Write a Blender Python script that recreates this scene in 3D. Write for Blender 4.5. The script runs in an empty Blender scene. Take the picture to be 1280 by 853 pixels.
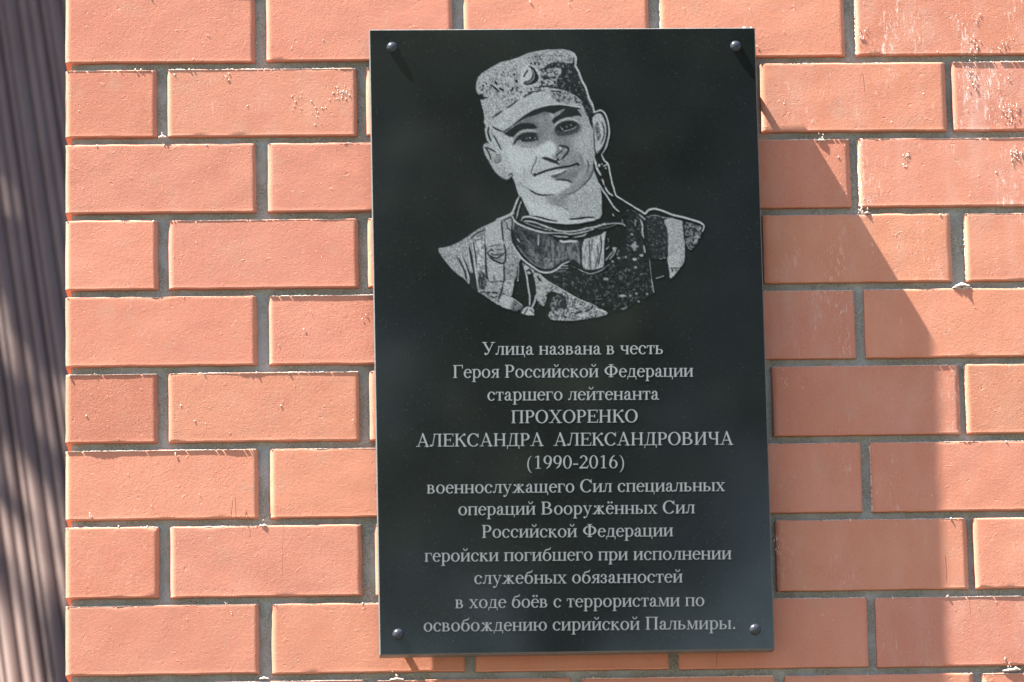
import bpy, bmesh, math, random
import numpy as np
from mathutils import Matrix, Vector

SC = bpy.context.scene
COL = SC.collection
# ---------------------------------------------------------------- camera
JOINT_Z = 3.0                                     # height above ground of the joint under the top visible course
F = 5000.0                                        # focal length in units of the 1280 wide picture
CAM = Vector((0.3217, -5.162, JOINT_Z - 1.3813))
YAW, PITCH, ROLL = 0.0517, 0.1918, 0.0205
cy_, sy_, cp_, sp_, cr_, sr_ = (math.cos(YAW), math.sin(YAW), math.cos(PITCH), math.sin(PITCH), math.cos(ROLL), math.sin(ROLL))
M3 = (Matrix(((cr_, 0, -sr_), (0, 1, 0), (sr_, 0, cr_))) @ Matrix(((1, 0, 0), (0, cp_, sp_), (0, -sp_, cp_)))
      @ Matrix(((cy_, -sy_, 0), (sy_, cy_, 0), (0, 0, 1))))
right, fwd, up = M3[0], M3[1], M3[2]
cam = bpy.data.objects.new('camera', bpy.data.cameras.new('camera'))
COL.objects.link(cam)
cam.matrix_world = Matrix(((right[0], up[0], -fwd[0], CAM[0]), (right[1], up[1], -fwd[1], CAM[1]),
                           (right[2], up[2], -fwd[2], CAM[2]), (0, 0, 0, 1)))
cam.data.sensor_width = 36
cam.data.lens = F / 1280 * 36
cam.data.clip_end = 2000
cam.data.dof.use_dof = True
cam.data.dof.focus_distance = 5.27
cam.data.dof.aperture_fstop = 5.0
SC.camera = cam


def on_plane(u, v, y=0.0):
    """point of the wall-parallel plane at depth y that the photograph shows at (u, v)"""
    d = M3.transposed() @ Vector(((u - 640) / F, 1.0, -(v - 426.5) / F))
    return CAM + d * ((y - CAM[1]) / d[1])


def on_plane_np(u, v, y):
    M = np.array(M3.transposed())
    d = np.stack([(u - 640) / F, np.ones_like(u), -(v - 426.5) / F], -1) @ M.T
    t = (y - CAM[1]) / d[..., 1]
    return np.array(CAM) + d * t[..., None]


# ---------------------------------------------------------------- sky and sun
GRAZE = math.radians(5.6)                         # the sun rakes along the wall
sdir = Vector((-.484 * math.cos(GRAZE), -math.sin(GRAZE), .875 * math.cos(GRAZE)))   # towards the sun
world = bpy.data.worlds.new('World')
SC.world = world
world.use_nodes = True
nt = world.node_tree
nt.nodes.clear()
sky = nt.nodes.new('ShaderNodeTexSky')
sky.sky_type = 'NISHITA'
sky.sun_disc = False
sky.sun_elevation = math.asin(sdir.z / sdir.length)
sky.sun_rotation = math.atan2(sdir.x, sdir.y)
bg = nt.nodes.new('ShaderNodeBackground')
bg.inputs[1].default_value = 0.05
wo = nt.nodes.new('ShaderNodeOutputWorld')
nt.links.new(sky.outputs[0], bg.inputs[0])
nt.links.new(bg.outputs[0], wo.inputs[0])
sl = bpy.data.lights.new('sun', 'SUN')
sl.energy = 5.0
sl.angle = math.radians(0.45)
sl.color = (1.0, .95, .87)
sun = bpy.data.objects.new('sun', sl)
COL.objects.link(sun)
sun.rotation_euler = sdir.to_track_quat('Z', 'Y').to_euler()
SC.view_settings.view_transform = 'Standard'
SC.view_settings.look = 'None'
SC.view_settings.exposure = 2.68
SC.view_settings.gamma = 1.0

# ---------------------------------------------------------------- engraved portrait (tone map built from traced outlines)
TILES = {'A': (590, 55, 9.478), 'B': (660, 55, 9.478), 'C': (595, 130, 9.478), 'D': (670, 130, 8.53),
         'E': (620, 195, 9.478), 'F': (700, 195, 9.478), 'G': (545, 265, 8.53), 'H': (590, 320, 9.478),
         'I': (640, 255, 9.478), 'J': (720, 255, 9.478), 'K': (660, 320, 8.53), 'L': (750, 320, 8.53),
         'M': (795, 250, 9.478)}
PX0, PY0, PW, PH, PS = 540, 52, 350, 356, 2      # window of the artwork, samples per unit


def smooth_noise(shape, cell, seed, stretch=(1, 1)):
    r = np.random.RandomState(seed)
    h, w = shape
    ch, cw = cell * stretch[1], cell * stretch[0]
    gh, gw = int(h / ch) + 3, int(w / cw) + 3
    g = r.rand(gh, gw)
    y = np.arange(h) / ch
    x = np.arange(w) / cw
    yi, xi = y.astype(int), x.astype(int)
    fy, fx = (y - yi)[:, None], (x - xi)[None, :]
    fy, fx = fy * fy * (3 - 2 * fy), fx * fx * (3 - 2 * fx)
    a = g[yi][:, xi]; b = g[yi][:, xi + 1]; c = g[yi + 1][:, xi]; d = g[yi + 1][:, xi + 1]
    return (a * (1 - fx) + b * fx) * (1 - fy) + (c * (1 - fx) + d * fx) * fy


class Art:
    def __init__(s):
        s.h, s.w = PH * PS, PW * PS
        s.v = np.zeros((s.h, s.w))
        s.Y, s.X = np.mgrid[0:s.h, 0:s.w].astype(float)

    def pts(s, spec):
        """spec: 'A 10,20 30,40 B 5,6' -> sample coordinates"""
        out, t = [], None
        for tok in spec.split():
            if ',' not in tok:
                t = TILES[tok]
            else:
                a, b = tok.split(',')
                out.append((((t[0] + float(a) / t[2]) - PX0) * PS, ((t[1] + float(b) / t[2]) - PY0) * PS))
        return np.array(out)

    @staticmethod
    def spline(p, closed, n=5):
        m = len(p)
        if m < 3:
            return p
        out = []
        rng = range(m if closed else m - 1)
        for i in rng:
            if closed:
                a, b, c, d = p[i - 1], p[i], p[(i + 1) % m], p[(i + 2) % m]
            else:
                a, b, c, d = p[max(i - 1, 0)], p[i], p[i + 1], p[min(i + 2, m - 1)]
            for k in range(n):
                t = k / n
                out.append(.5 * (2 * b + (c - a) * t + (2 * a - 5 * b + 4 * c - d) * t * t + (3 * b - a - 3 * c + d) * t ** 3))
        if not closed:
            out.append(p[-1])
        return np.array(out)

    def box(s, p, pad):
        x0 = int(max(0, p[:, 0].min() - pad)); x1 = int(min(s.w, p[:, 0].max() + pad + 2))
        y0 = int(max(0, p[:, 1].min() - pad)); y1 = int(min(s.h, p[:, 1].max() + pad + 2))
        return slice(y0, y1), slice(x0, x1)

    def poly_mask(s, spec, soft=0.4, sm=True):
        p = s.pts(spec)
        if sm:
            p = s.spline(p, True, 4)
        pad = soft * PS * 3 + 3
        b = s.box(p, pad)
        X, Y = s.X[b], s.Y[b]
        ins = np.zeros(X.shape, bool)
        n = len(p)
        for i in range(n):
            xa, ya = p[i]; xb, yb = p[(i + 1) % n]
            if ya == yb:
                continue
            c = ((ya > Y) != (yb > Y)) & (X < (xb - xa) * (Y - ya) / (yb - ya) + xa)
            ins ^= c
        m = ins.astype(float)
        k = soft * PS
        if k > 0:
            r = int(k * 2.5) + 1
            g = np.exp(-.5 * (np.arange(-r, r + 1) / k) ** 2); g /= g.sum()
            m = np.apply_along_axis(lambda q: np.convolve(q, g, 'same'), 0, m) if min(m.shape) > len(g) else m
            m = np.apply_along_axis(lambda q: np.convolve(q, g, 'same'), 1, m) if min(m.shape) > len(g) else m
        return b, m

    def poly(s, val, spec, soft=0.35, sm=True, mott=None, cell=2.0, seed=1, stretch=(1, 1), thr=.62, k=6.):
        b, m = s.poly_mask(spec, soft, sm)
        v = val
        if mott is not None:
            nz = smooth_noise((s.h, s.w), cell * PS, seed, stretch)[b] * .7 + smooth_noise((s.h, s.w), cell * PS * .5, seed + 7, stretch)[b] * .3
            q = np.clip((nz - thr) * k + .5, 0, 1)
            v = val * (1 - q) + mott * q
        s.v[b] = s.v[b] * (1 - m) + v * m

    def stroke(s, val, wd, spec, soft=.35, taper=True, jag=0.):
        p = s.spline(s.pts(spec), False, 6)
        if val < .32: wd *= 1.32; val *= .7
        b = s.box(p, wd * PS + 4)
        X, Y = s.X[b], s.Y[b]
        best = np.full(X.shape, 1e9)
        n = len(p) - 1
        for i in range(n):
            d = p[i + 1] - p[i]
            L = (d ** 2).sum() + 1e-9
            t = np.clip(((X - p[i][0]) * d[0] + (Y - p[i][1]) * d[1]) / L, 0, 1)
            q = np.hypot(X - p[i][0] - t * d[0], Y - p[i][1] - t * d[1])
            u = (i + t) / n
            w = wd * .5 * PS
            if taper:
                w = w * (.45 + .55 * np.clip(np.minimum(u, 1 - u) * 6, 0, 1))
            best = np.minimum(best, q - w)
        if jag:
            best = best + (smooth_noise((s.h, s.w), 2.2 * PS, 31)[b] - .5) * jag * PS * 2
        m = np.clip(.5 - best / (soft * PS * 2), 0, 1)
        s.v[b] = s.v[b] * (1 - m) + val * m

    def dot(s, val, rx, spec, ry=None):
        for c in s.pts(spec):
            ry2 = (ry or rx) * PS
            b = s.box(c[None, :], max(rx * PS, ry2) + 3)
            q = np.hypot((s.X[b] - c[0]) / (rx * PS), (s.Y[b] - c[1]) / ry2)
            m = np.clip((1.2 - q) / .5, 0, 1)
            s.v[b] = s.v[b] * (1 - m) + val * m


def paint_portrait():
    a = Art(); P = a.poly; S = a.stroke; T = a.dot
    # --- shoulders and jacket, left
    P(.72, 'G 20,400 100,375 200,340 330,265 450,180 600,110 700,65 780,20 830,60 I 20,300 5,420 50,560 100,640 H 550,90 520,200 500,290 480,380 460,470 380,440 350,460 330,580 230,530 130,460 50,410 G 440,800 400,640 370,680 345,760 300,715 200,640 110,540', mott=.42, cell=1.3, thr=.58, k=4)
    P(.5, 'G 365,290 520,195 525,350 530,560 535,700 500,800 455,800 430,620 400,420 380,340', mott=.9, cell=2.0, seed=4, thr=.52)
    P(.06, 'G 345,340 385,460 405,600 425,700 445,830 430,850 345,775 352,700 388,650 365,520', soft=.3)
    P(.08, 'G 215,480 250,540 300,650 305,700 330,720 320,640 290,580 250,500', soft=.3)
    P(.08, 'G 280,470 330,560 360,640 385,660 360,720 345,700 330,620 300,540', soft=.3)
    S(.85, 1.5, 'G 345,440 365,560 388,645'); S(.85, 1.7, 'G 262,470 300,550 330,640 348,710 346,765')
    S(.85, 1.7, 'G 385,330 400,450 415,600 435,720 445,815')
    S(.06, 1.3, 'G 365,290 430,230 520,190'); S(.1, 1.7, 'G 520,190 525,350 530,560 540,740')
    S(.1, 1.3, 'G 395,320 415,430 430,560'); S(.3, 1.2, 'G 430,270 480,240'); S(.3, 1.2, 'G 440,300 500,270')
    P(.76, 'G 532,170 700,75 700,200 715,330 720,350 560,370 530,360', soft=.4)
    P(.74, 'G 540,540 720,560 728,735 640,742 550,735', soft=.4, mott=.6, thr=.7)
    S(.07, 1.6, 'G 698,95 702,180 717,312'); S(.07, 1.3, 'G 698,95 745,75 800,55 812,110 800,205')
    S(.25, 1.4, 'G 750,110 765,170 800,200'); S(.2, 1.0, 'G 560,370 620,358 700,345', jag=.3)
    S(.07, 1.8, 'G 725,340 742,440 732,530 690,547 610,510 570,485'); S(.07, 1.6, 'G 545,435 575,470 650,490 735,430')
    S(.12, 1.3, 'G 545,430 590,405 615,420'); S(.2, 1.4, 'G 575,440 640,460 700,440', jag=.5); S(.2, 1.2, 'G 640,405 700,400')
    S(.08, 1.6, 'G 722,570 732,650 725,740'); S(.15, 1.2, 'G 555,735 600,748 660,738 722,742', jag=.8)
    S(.2, 1.2, 'G 610,680 625,735'); S(.3, 1.0, 'G 755,570 765,610'); S(.1, 1.6, 'G 535,560 540,700')
    P(.1, 'H 85,170 150,215 175,290 150,390 85,385 70,300', mott=.55, cell=2, seed=9)
    S(.08, 1.5, 'H 160,60 165,180 190,290'); S(.08, 1.9, 'H 375,100 380,290 345,420 312,520')
    S(.12, 2.2, 'H 180,425 210,440'); S(.12, 2.2, 'H 235,430 300,440'); S(.15, 1.4, 'H 215,475 250,490 300,480')
    S(.15, 1.2, 'H 90,430 160,430 200,490'); S(.1, 1.2, 'H 295,530 330,545')
    S(.3, 1.0, 'H 400,160 480,120', jag=.8); S(.3, 1.2, 'H 410,340 460,300'); S(.4, 1., 'H 390,240 480,280', jag=.8)
    P(.6, 'H 400,100 520,60 530,190 500,280 400,290', mott=.3, cell=1.6, seed=12)
    P(.8, 'H 385,300 490,300 480,400 460,468 375,440', mott=.45, cell=1.6, seed=14)
    P(.05, 'H 372,440 400,455 470,490 600,592 590,600 460,500 360,455', soft=.2)
    P(.76, 'H 350,462 440,480 500,530 480,600 445,630 330,582', soft=.5)
    P(.45, 'H 490,530 590,600 560,640 460,630', soft=1.4, mott=.1, thr=.6)
    S(.8, 1.0, 'H 430,470 520,530 600,592'); S(.6, 1.2, 'H 550,100 548,200 540,285'); T(.8, 1.0, 'H 540,290')
    # centre placket and cords
    S(.85, 2.0, 'H 600,85 640,210 665,380 682,480 680,590'); S(.82, 2.2, 'H 755,460 740,540 700,620')
    P(.86, 'H 580,670 635,605 700,610 735,650 690,705 620,690', soft=.35); S(.1, 1.3, 'H 660,615 615,690')
    T(.8, 1.6, 'H 720,690'); S(.15, 1.2, 'H 690,630 720,670')
    P(.8, 'H 600,80 660,120 740,180 720,200 650,215 630,160', mott=.1, cell=1.8, seed=22, thr=.55)
    # camouflage, centre bottom
    P(.76, 'K 55,180 120,190 200,262 320,332 450,410 560,468 680,510 760,552 853,610 780,640 680,660 560,680 430,688 240,675 235,590 400,565 410,520 380,440 330,400 230,380 200,420 180,520 130,520 90,450 80,300', mott=.15, cell=1.5, seed=41, thr=.56, k=6)
    P(.74, 'K 60,190 110,190 200,265 240,330 160,420 140,500 100,440 80,300', mott=.45, cell=2, seed=50)
    P(.1, 'K 240,470 300,420 340,405 400,500 405,555 250,585', mott=.5, cell=2.2, seed=18, thr=.62)
    S(.9, 1.1, 'K 120,190 200,262 320,332 450,410 560,468 670,508'); S(.08, 1.5, 'K 690,520 660,570 600,590', jag=.4)
    S(.9, 2.2, 'K 720,560 830,600', jag=.6); S(.9, 2.4, 'K 520,630 580,640', jag=.6); S(.07, 1.6, 'K 510,600 570,600')
    S(.1, 1.8, 'K 340,400 385,450 400,510'); S(.1, 1.8, 'K 100,210 120,260'); S(.1, 1.6, 'K 110,230 140,270')
    # faint chest
    P(.04, 'K 180,180 300,160 450,160 560,180 660,190 853,150 L 120,60 500,20 520,200 560,400 400,480 290,550 150,600 K 853,560 700,510 450,400 250,280', mott=.30, cell=2.0, seed=60, thr=.72, k=4)
    P(.05, 'J 560,90 780,120 790,330 800,600 780,800 500,700 520,560 600,470', mott=.30, cell=2.0, seed=66, thr=.74, k=4)
    for sp in ('J 660,360', 'J 700,750', 'L 320,425', 'L 410,485', 'L 385,400', 'L 500,405', 'L 380,120', 'J 500,640', 'J 430,680', 'J 590,628'):
        T(.6, 1.5, sp)
    T(.75, 3.0, 'J 693,655', 1.7); T(.75, 2.6, 'J 772,608', 1.6); T(.7, 4.6, 'L 237,425', 1.6); T(.65, 3.2, 'L 60,245', 1.6)
    P(.62, 'J 590,475 640,500 700,440 715,490 755,495 710,520 690,560 660,510', soft=.5)
    S(.7, 2.0, 'J 760,185 785,250 785,330 800,405'); S(.65, 2.2, 'J 800,490 815,580'); S(.5, 1.5, 'J 700,180 700,260')
    S(.55, 1.5, 'J 430,120 450,165'); S(.5, 1.1, 'L 525,20 540,180 555,300'); S(.65, 1.5, 'L 548,250 572,390')
    S(.5, 1.5, 'L 590,240 640,225 682,210'); S(.45, 2.0, 'L 230,570 290,545', jag=.6)
    S(.45, 2.0, 'M 230,690 290,690 350,680', jag=.8); S(.4, 2.4, 'L 600,20 690,20', jag=.8)
    P(.06, 'M 130,200 330,210 360,330 375,450 378,640 240,700 170,650 140,420', mott=.28, cell=1.8, seed=70, thr=.68, k=4)
    # --- right shoulder
    P(.70, 'M 335,240 430,215 550,245 562,350 572,450 577,640 560,750 500,805 420,800 395,853 380,700 378,450 362,330', mott=.5, cell=1.5, seed=72, thr=.68, k=3)
    P(.78, 'L 722,0 850,0 850,110 830,155 750,240 738,150', mott=.55, cell=1.5, seed=73, thr=.7)
    S(.08, 1.1, 'L 745,130 840,128'); S(.1, 1.6, 'L 765,140 775,165'); S(.08, 1.2, 'L 800,160 815,140')
    P(.4, 'M 575,275 700,275 765,320 772,420 720,510 660,590 600,560 580,450', mott=.05, cell=1.7, seed=77, thr=.5, k=5)
    S(.7, 1.6, 'M 770,320 740,350', jag=.4); S(.65, 2, 'M 690,440 740,430 680,520', jag=.5); S(.05, 1.6, 'M 556,250 565,350 575,480')
    S(.04, 1.6, 'M 130,190 200,140 330,170 500,225 650,265 760,300 785,345'); S(.5, 1.1, 'M 120,200 220,180 320,205 430,215', jag=.6)
    S(.88, 2.3, 'M 0,95 60,130 103,160 150,118 225,105 330,135 430,175 560,205 680,240 765,270 802,310 785,375')
    S(.7, 1.8, 'M 35,170 70,200 112,235')
    # --- strap behind the ear and collar right
    S(.9, 1.7, 'D 700,540 725,600 765,640 785,730 810,853 F 605,280 640,400 665,470 740,520 853,590 J 700,45 780,95 810,115')
    S(.85, 2.6, 'F 415,30 432,110 462,170 485,245'); S(.85, 1.9, 'F 455,320 500,400 550,470 600,550 640,610 700,660')
    S(.85, 1.8, 'F 495,260 508,300 520,345'); S(.85, 2.0, 'F 530,365 570,430 625,472'); T(.8, 1.5, 'F 465,115', 2.2); T(.8, 1.2, 'F 540,145'); T(.8, 1.1, 'F 492,95')
    S(.85, 1.4, 'F 505,125 560,95'); S(.6, 1.5, 'F 625,680 640,730'); S(.4, 1.2, 'F 730,780 740,700')
    # --- neck and face ground
    P(.79, 'C 115,270 100,180 300,120 600,60 853,0 D 300,0 490,40 560,100 600,200 612,300 622,420 630,520 610,640 F 405,190 440,280 470,370 482,430 490,520 488,600 478,720 J 225,188 120,212 0,237 I 680,232 560,216 460,200 350,168 200,130 E 400,705 380,670 350,610 320,540 285,480 265,460 245,400 225,330 200,270 180,238 150,263 110,272 60,246 0,197 C 200,765 150,672 108,600 84,520 95,480 130,448 118,400 102,300', soft=.35)
    P(.92, 'C 380,480 520,520 640,540 680,620 620,760 480,800 360,640', soft=4.5)
    P(.92, 'E 420,260 620,250 690,330 640,420 520,430 420,360', soft=4)
    P(.90, 'E 330,500 520,560 760,640 760,740 500,700 400,660', soft=3.5)
    P(.66, 'C 100,480 150,640 250,800 E 100,260 160,240 60,100 C 300,800 200,650 180,520', soft=2.5)
    # shade side of the face
    P(.60, 'C 480,230 600,150 853,30 D 300,10 490,50 570,110 600,220 612,400 622,500 608,640 F 380,190 330,290 250,370 140,440 0,462 E 700,455 F 80,400 118,345 128,300 0,288 E 700,288 645,240 700,215 D 250,670 260,650 210,560 217,480 200,425 170,402 130,400 80,420 20,455 C 780,492 700,512 530,500 440,430', soft=1.3)
    P(.72, 'D 470,180 560,200 600,320 605,560 580,640 540,600 470,520 400,420 420,360 460,300', soft=4)
    P(.5, 'C 600,190 853,110 D 100,150 170,210 190,290 150,330 60,330 0,420 C 760,420 720,330 640,230', soft=2.5)
    P(.25, 'C 720,330 800,350 853,390 D 60,330 40,400 0,440 C 760,430', soft=2.2)
    P(.52, 'D 290,520 400,500 470,570 485,650 440,760 400,850 300,800 180,780 250,720 330,680 280,650 250,620', soft=1.6)
    P(.45, 'D 180,350 300,350 360,400 380,470 300,430 230,430 200,400', soft=3)
    P(.42, 'D 190,280 200,350 320,370 450,320 490,250 460,200 440,280 300,330', soft=2.2)
    # brim shade and brows
    P(.34, 'C 315,322 400,271 480,201 570,131 660,76 760,40 853,12 853,150 760,200 715,300 545,300 440,392 330,350', soft=.9)
    P(.05, 'C 315,322 400,271 480,201 570,131 660,76 760,40 853,12 D 150,8 300,8 400,22 490,50 430,62 400,50 320,50 200,108 100,82 0,105 C 853,95 760,108 680,138 600,158 540,190 450,243 350,332', soft=.5, sm=False)
    P(.05, 'C 330,345 390,302 450,268 520,232 600,225 680,240 715,266 718,285 640,297 550,303 492,340 462,372 440,392 380,378', soft=.5)
    P(.5, 'C 640,180 720,150 853,130 853,210 760,260 700,215', soft=1.8)
    P(.06, 'D 312,48 420,52 460,85 488,135 440,125 380,138 300,150 230,182 190,210 168,180 200,140 262,100', soft=.5)
    S(.66, 1.6, 'D 160,135 220,95 300,58', soft=.6); S(.55, .9, 'C 345,335 400,295 450,255', jag=.6); T(.6, 1.1, 'C 545,208')
    # eyes
    S(.7, 1.7, 'C 452,388 500,345 570,318 660,312 715,335', soft=.5)
    P(.07, 'C 428,492 455,430 500,372 560,342 640,332 720,345 778,378 750,420 700,440 620,455 545,446 495,432 470,460', soft=.45)
    P(.45, 'C 720,350 800,370 790,430 700,470 560,480 620,460 740,430', soft=1.6)
    T(.85, 1.0, 'C 635,400'); T(.6, 1.5, 'C 520,432', .9); T(.35, 1.6, 'C 700,405', .9); T(.3, 1.3, 'C 600,405'); S(.6, 1.4, 'C 530,500 620,510 710,500', soft=.9)
    P(.16, 'D 188,290 210,235 270,195 345,175 415,188 462,215 470,255 440,300 370,330 290,345 225,335', soft=.9)
    S(.8, 1.8, 'D 198,235 240,192 310,160 390,158 440,188', soft=.5)
    P(.05, 'D 205,270 225,235 280,205 350,190 400,200 430,225 400,260 340,285 270,290', soft=.4)
    S(.66, 1.0, 'D 295,288 350,278 400,258 425,238'); S(.5, .9, 'D 255,235 270,265 300,290'); T(.8, .8, 'D 278,262'); T(.75, .9, 'D 372,225'); T(.25, 1.6, 'D 325,240')
    S(.12, 1.2, 'D 205,270 240,215 340,182 420,200 455,235')
    # nose
    T(.93, 9.2, 'D 138,476', 9.0)
    P(.93, 'D 0,470 60,440 120,440 190,500 210,560 160,570 90,560 0,560', soft=1)
    P(.5, 'D 224,430 219,500 192,535 165,555 205,588 240,575 300,562 348,492 300,440', soft=.7)
    P(.4, 'D 230,440 222,500 235,520 260,500 250,450', soft=.8)
    P(.06, 'D 55,573 110,566 160,582 205,598 232,575 250,598 225,615 262,652 180,628 105,600', soft=.35)
    S(.12, 2.2, 'D 245,440 290,450 330,462 345,490 325,530 300,555 270,590', soft=.6); T(.85, 1.6, 'D 256,470', 1.9); T(.7, 1.3, 'D 312,495', 1.9)
    S(.12, 1.4, 'D 275,500 240,530 215,560'); S(.8, 1.4, 'D 265,525 235,555'); S(.8, 1.2, 'D 285,545 255,580')
    # mouth, folds, chin
    S(.25, 1.0, 'E 478,5 466,70 432,130 410,210', soft=.5); S(.06, 2.1, 'E 450,226 500,210 600,172 720,143 853,122 D 380,655 440,635 462,650'); T(.05, 2.3, 'E 458,222'); S(.35, 1.2, 'E 415,190 425,215 440,240', soft=.6); T(.07, 1.9, 'D 448,648')
    P(.93, 'D 165,750 250,706 325,690 300,712 240,742', soft=.4)
    P(.2, 'D 150,772 215,750 260,738 325,700 300,738 240,770 210,786', soft=.4)
    P(.40, 'D 230,775 330,740 430,700 440,760 380,800 300,795', soft=1.5)
    P(.06, 'D 198,812 240,795 330,803 385,826 375,842 310,822', soft=.35)
    P(.9, 'D 200,822 300,825 370,845 F 130,320 115,350 60,400 E 700,450 600,440 640,300', soft=1.2)
    S(.5, .9, 'E 270,310 330,355 400,400'); S(.12, 1.7, 'E 395,400 470,445 560,465 690,460', soft=.5); S(.3, 1.6, 'F 0,470 140,440 250,370', soft=.8); S(.15, 1.7, 'F 240,375 330,290 370,220 393,150 398,60', soft=.5)
    S(.28, 1.3, 'D 552,600 556,680 528,760', soft=.5); S(.7, .8, 'E 330,150 325,200 362,262'); S(.6, .8, 'C 565,770 575,850')
    S(.42, 3, 'D 470,540 492,640 455,730', soft=1.5); P(.5, 'F 0,440 140,420 250,350 330,270 370,190 390,110 360,120 300,230 200,330 60,400', soft=1.6)
    # neck shade
    P(.7, 'E 600,472 650,560 740,588 853,642 F 112,672 112,742 300,722 478,715 488,600 490,520 482,430 440,285 405,195 372,260 250,388 140,452 0,480', soft=.5)
    P(.5, 'E 600,480 740,470 853,465 F 100,470 60,560 E 853,600 740,580 650,555', soft=2.2)
    S(.4, .9, 'E 640,565 740,585 853,640 F 112,672'); S(.04, 1.3, 'F 108,748 200,740 300,726 412,726')
    S(.08, 1.3, 'E 425,710 530,738 650,765 750,775', jag=.3)
    # ears
    S(.1, 1.5, 'C 105,510 150,580 178,662'); S(.12, 1.5, 'C 110,515 160,530 232,568'); P(.55, 'C 205,640 240,595 290,605 300,645 265,690 220,680', soft=.7)
    S(.3, .9, 'C 210,650 225,685 265,692 300,650', jag=.3); S(.3, .9, 'C 230,600 280,600'); S(.6, .8, 'C 340,630 390,700 415,790'); S(.2, 1.3, 'C 395,830 425,830'); S(.35, .9, 'C 245,760 265,775'); S(.25, 1.2, 'E 140,245 185,205 190,240')
    S(.1, 1.9, 'C 150,270 140,330 155,390 178,445'); S(.16, 1.5, 'C 205,365 250,450 298,545'); S(.06, 1.9, 'C 192,262 250,300 325,325'); S(.15, 1.3, 'C 128,255 150,222'); S(.5, 2, 'C 180,300 200,400', jag=.5)
    S(.06, 1.3, 'C 118,440 150,470', jag=.2)
    P(.02, 'D 560,0 595,0 602,90 640,60 690,55 745,100 790,300 760,430 705,545 640,540 622,500 615,300 590,235 575,150', soft=.4)
    P(.78, 'D 600,150 640,105 690,95 720,150 747,230 745,330 725,430 680,500 642,522 625,420 620,300 605,220', soft=.5)
    S(.9, 1.8, 'D 592,5 608,70 635,82 690,68 737,110 767,200 779,300 762,400 735,480 695,540'); S(.06, 1.4, 'D 606,130 650,95 700,105 742,185 756,290 738,395 705,470 655,515')
    S(.15, 1.2, 'D 695,185 722,260 720,350 685,430'); P(.18, 'D 622,240 655,188 672,260 692,330 655,405 640,320', soft=.7, mott=.6, cell=1.5)
    S(.06, 2.4, 'D 568,0 560,60 572,140 592,232', jag=.3); S(.2, 1.0, 'D 615,300 618,420 630,520')
    P(.03, 'D 628,525 670,560 720,620 760,650 785,740 800,853 720,853 690,790 640,700', soft=.4); T(.85, 1.5, 'D 672,655', 2); T(.8, 1.1, 'D 742,685'); T(.8, 1, 'D 700,640'); S(.85, 1.4, 'D 715,665 765,640')
    S(.85, 2.6, 'D 628,600 645,680 690,760'); S(.03, 1.6, 'D 615,630 640,760'); S(.85, 1.8, 'D 705,800 722,853'); S(.06, 2, 'D 680,790 690,830')
    S(.9, 1.7, 'D 697,540 725,600 765,640 785,730 810,853')
    # --- cap
    cap = 'A 45,480 65,400 110,350 200,290 340,212 450,190 560,150 640,115 740,88 853,68 B 250,64 400,60 500,80 545,112 575,170 568,250 610,330 645,430 690,510 715,600 735,660 775,740 790,810 740,830 680,790 620,752 400,712 250,716 130,745 C 853,14 760,40 660,76 570,131 480,201 400,271 318,320 200,262 160,250 118,285 100,180 85,80 60,0 A 120,760 105,700 98,655 115,630 85,610 48,560'
    P(.80, cap, soft=.35, sm=False, mott=.55, cell=1.1, seed=80, thr=.58, k=4)
    P(.80, 'A 230,350 400,300 540,250 600,330 620,480 580,600 430,720 300,640 100,560 100,480', soft=.8, mott=.28, cell=1.3, seed=83, thr=.62, k=5)
    P(.78, 'A 640,140 740,110 853,85 B 250,80 400,75 520,110 530,200 400,215 200,250 100,230 A 680,240', soft=.6, mott=.30, cell=1.3, seed=84, thr=.58, k=5)
    P(.78, 'B 130,290 300,300 390,320 330,400 340,490 250,530 0,580 0,480 60,450 130,400', soft=.6, mott=.12, cell=1.5, seed=86, thr=.50, k=6, stretch=(1.5, 1))
    P(.05, 'B 165,305 230,245 300,215 350,205 420,218 520,222 538,150 552,200 556,260 592,340 622,430 672,520 697,600 712,665 755,745 768,805 740,853 700,853 655,752 630,690 560,620 500,585 420,555 340,530 265,520 335,490 345,400 395,335 370,285 230,295', soft=.4, mott=.45, cell=2.0, seed=88, thr=.72, k=4)
    S(.7, 2.0, 'B 320,345 360,330 388,305', jag=.4); S(.1, 1.6, 'B 180,410 250,400 320,390', jag=.4); S(.1, 1.4, 'B 100,520 200,500 300,510', jag=.5)
    S(.88, 2.1, 'B 520,95 548,120 568,180 560,260 600,330 630,420 680,510 705,590 725,650 755,700 775,770 785,815')
    # brim
    P(.82, 'A 290,853 345,805 420,755 485,715 555,655 630,612 720,575 853,556 B 100,562 250,545 340,535 420,552 500,582 580,625 640,685 650,752 620,752 520,732 400,712 250,716 130,745 C 853,14 760,40 660,76 570,131 480,201 400,271 318,320 200,262 170,240 230,170', soft=.3, sm=False, mott=.62, cell=1.1, seed=90, thr=.70, k=4)
    P(.7, 'B 280,560 420,560 560,625 640,690 640,735 520,720 400,700 280,640', soft=.6, mott=.1, cell=1.5, seed=92, thr=.57, k=5)
    S(.92, 1.4, 'B 130,750 250,722 400,716 520,735 640,752')
    S(.1, 1.1, 'A 275,853 345,800', jag=.3); S(.1, 1.2, 'A 410,755 480,712 550,655', jag=.3); S(.12, 1.1, 'A 590,640 660,600 740,568 853,552', jag=.6)
    S(.14, 1.2, 'C 150,172 155,178'); S(.12, 1.3, 'C 190,165 240,125 310,85', jag=.3); S(.12, 1.1, 'C 365,48 440,5', jag=.3); S(.1, 1.2, 'B 0,590 60,565 130,560', jag=.5); S(.1, 1.2, 'B 260,555 330,560 400,565', jag=.5)
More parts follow.
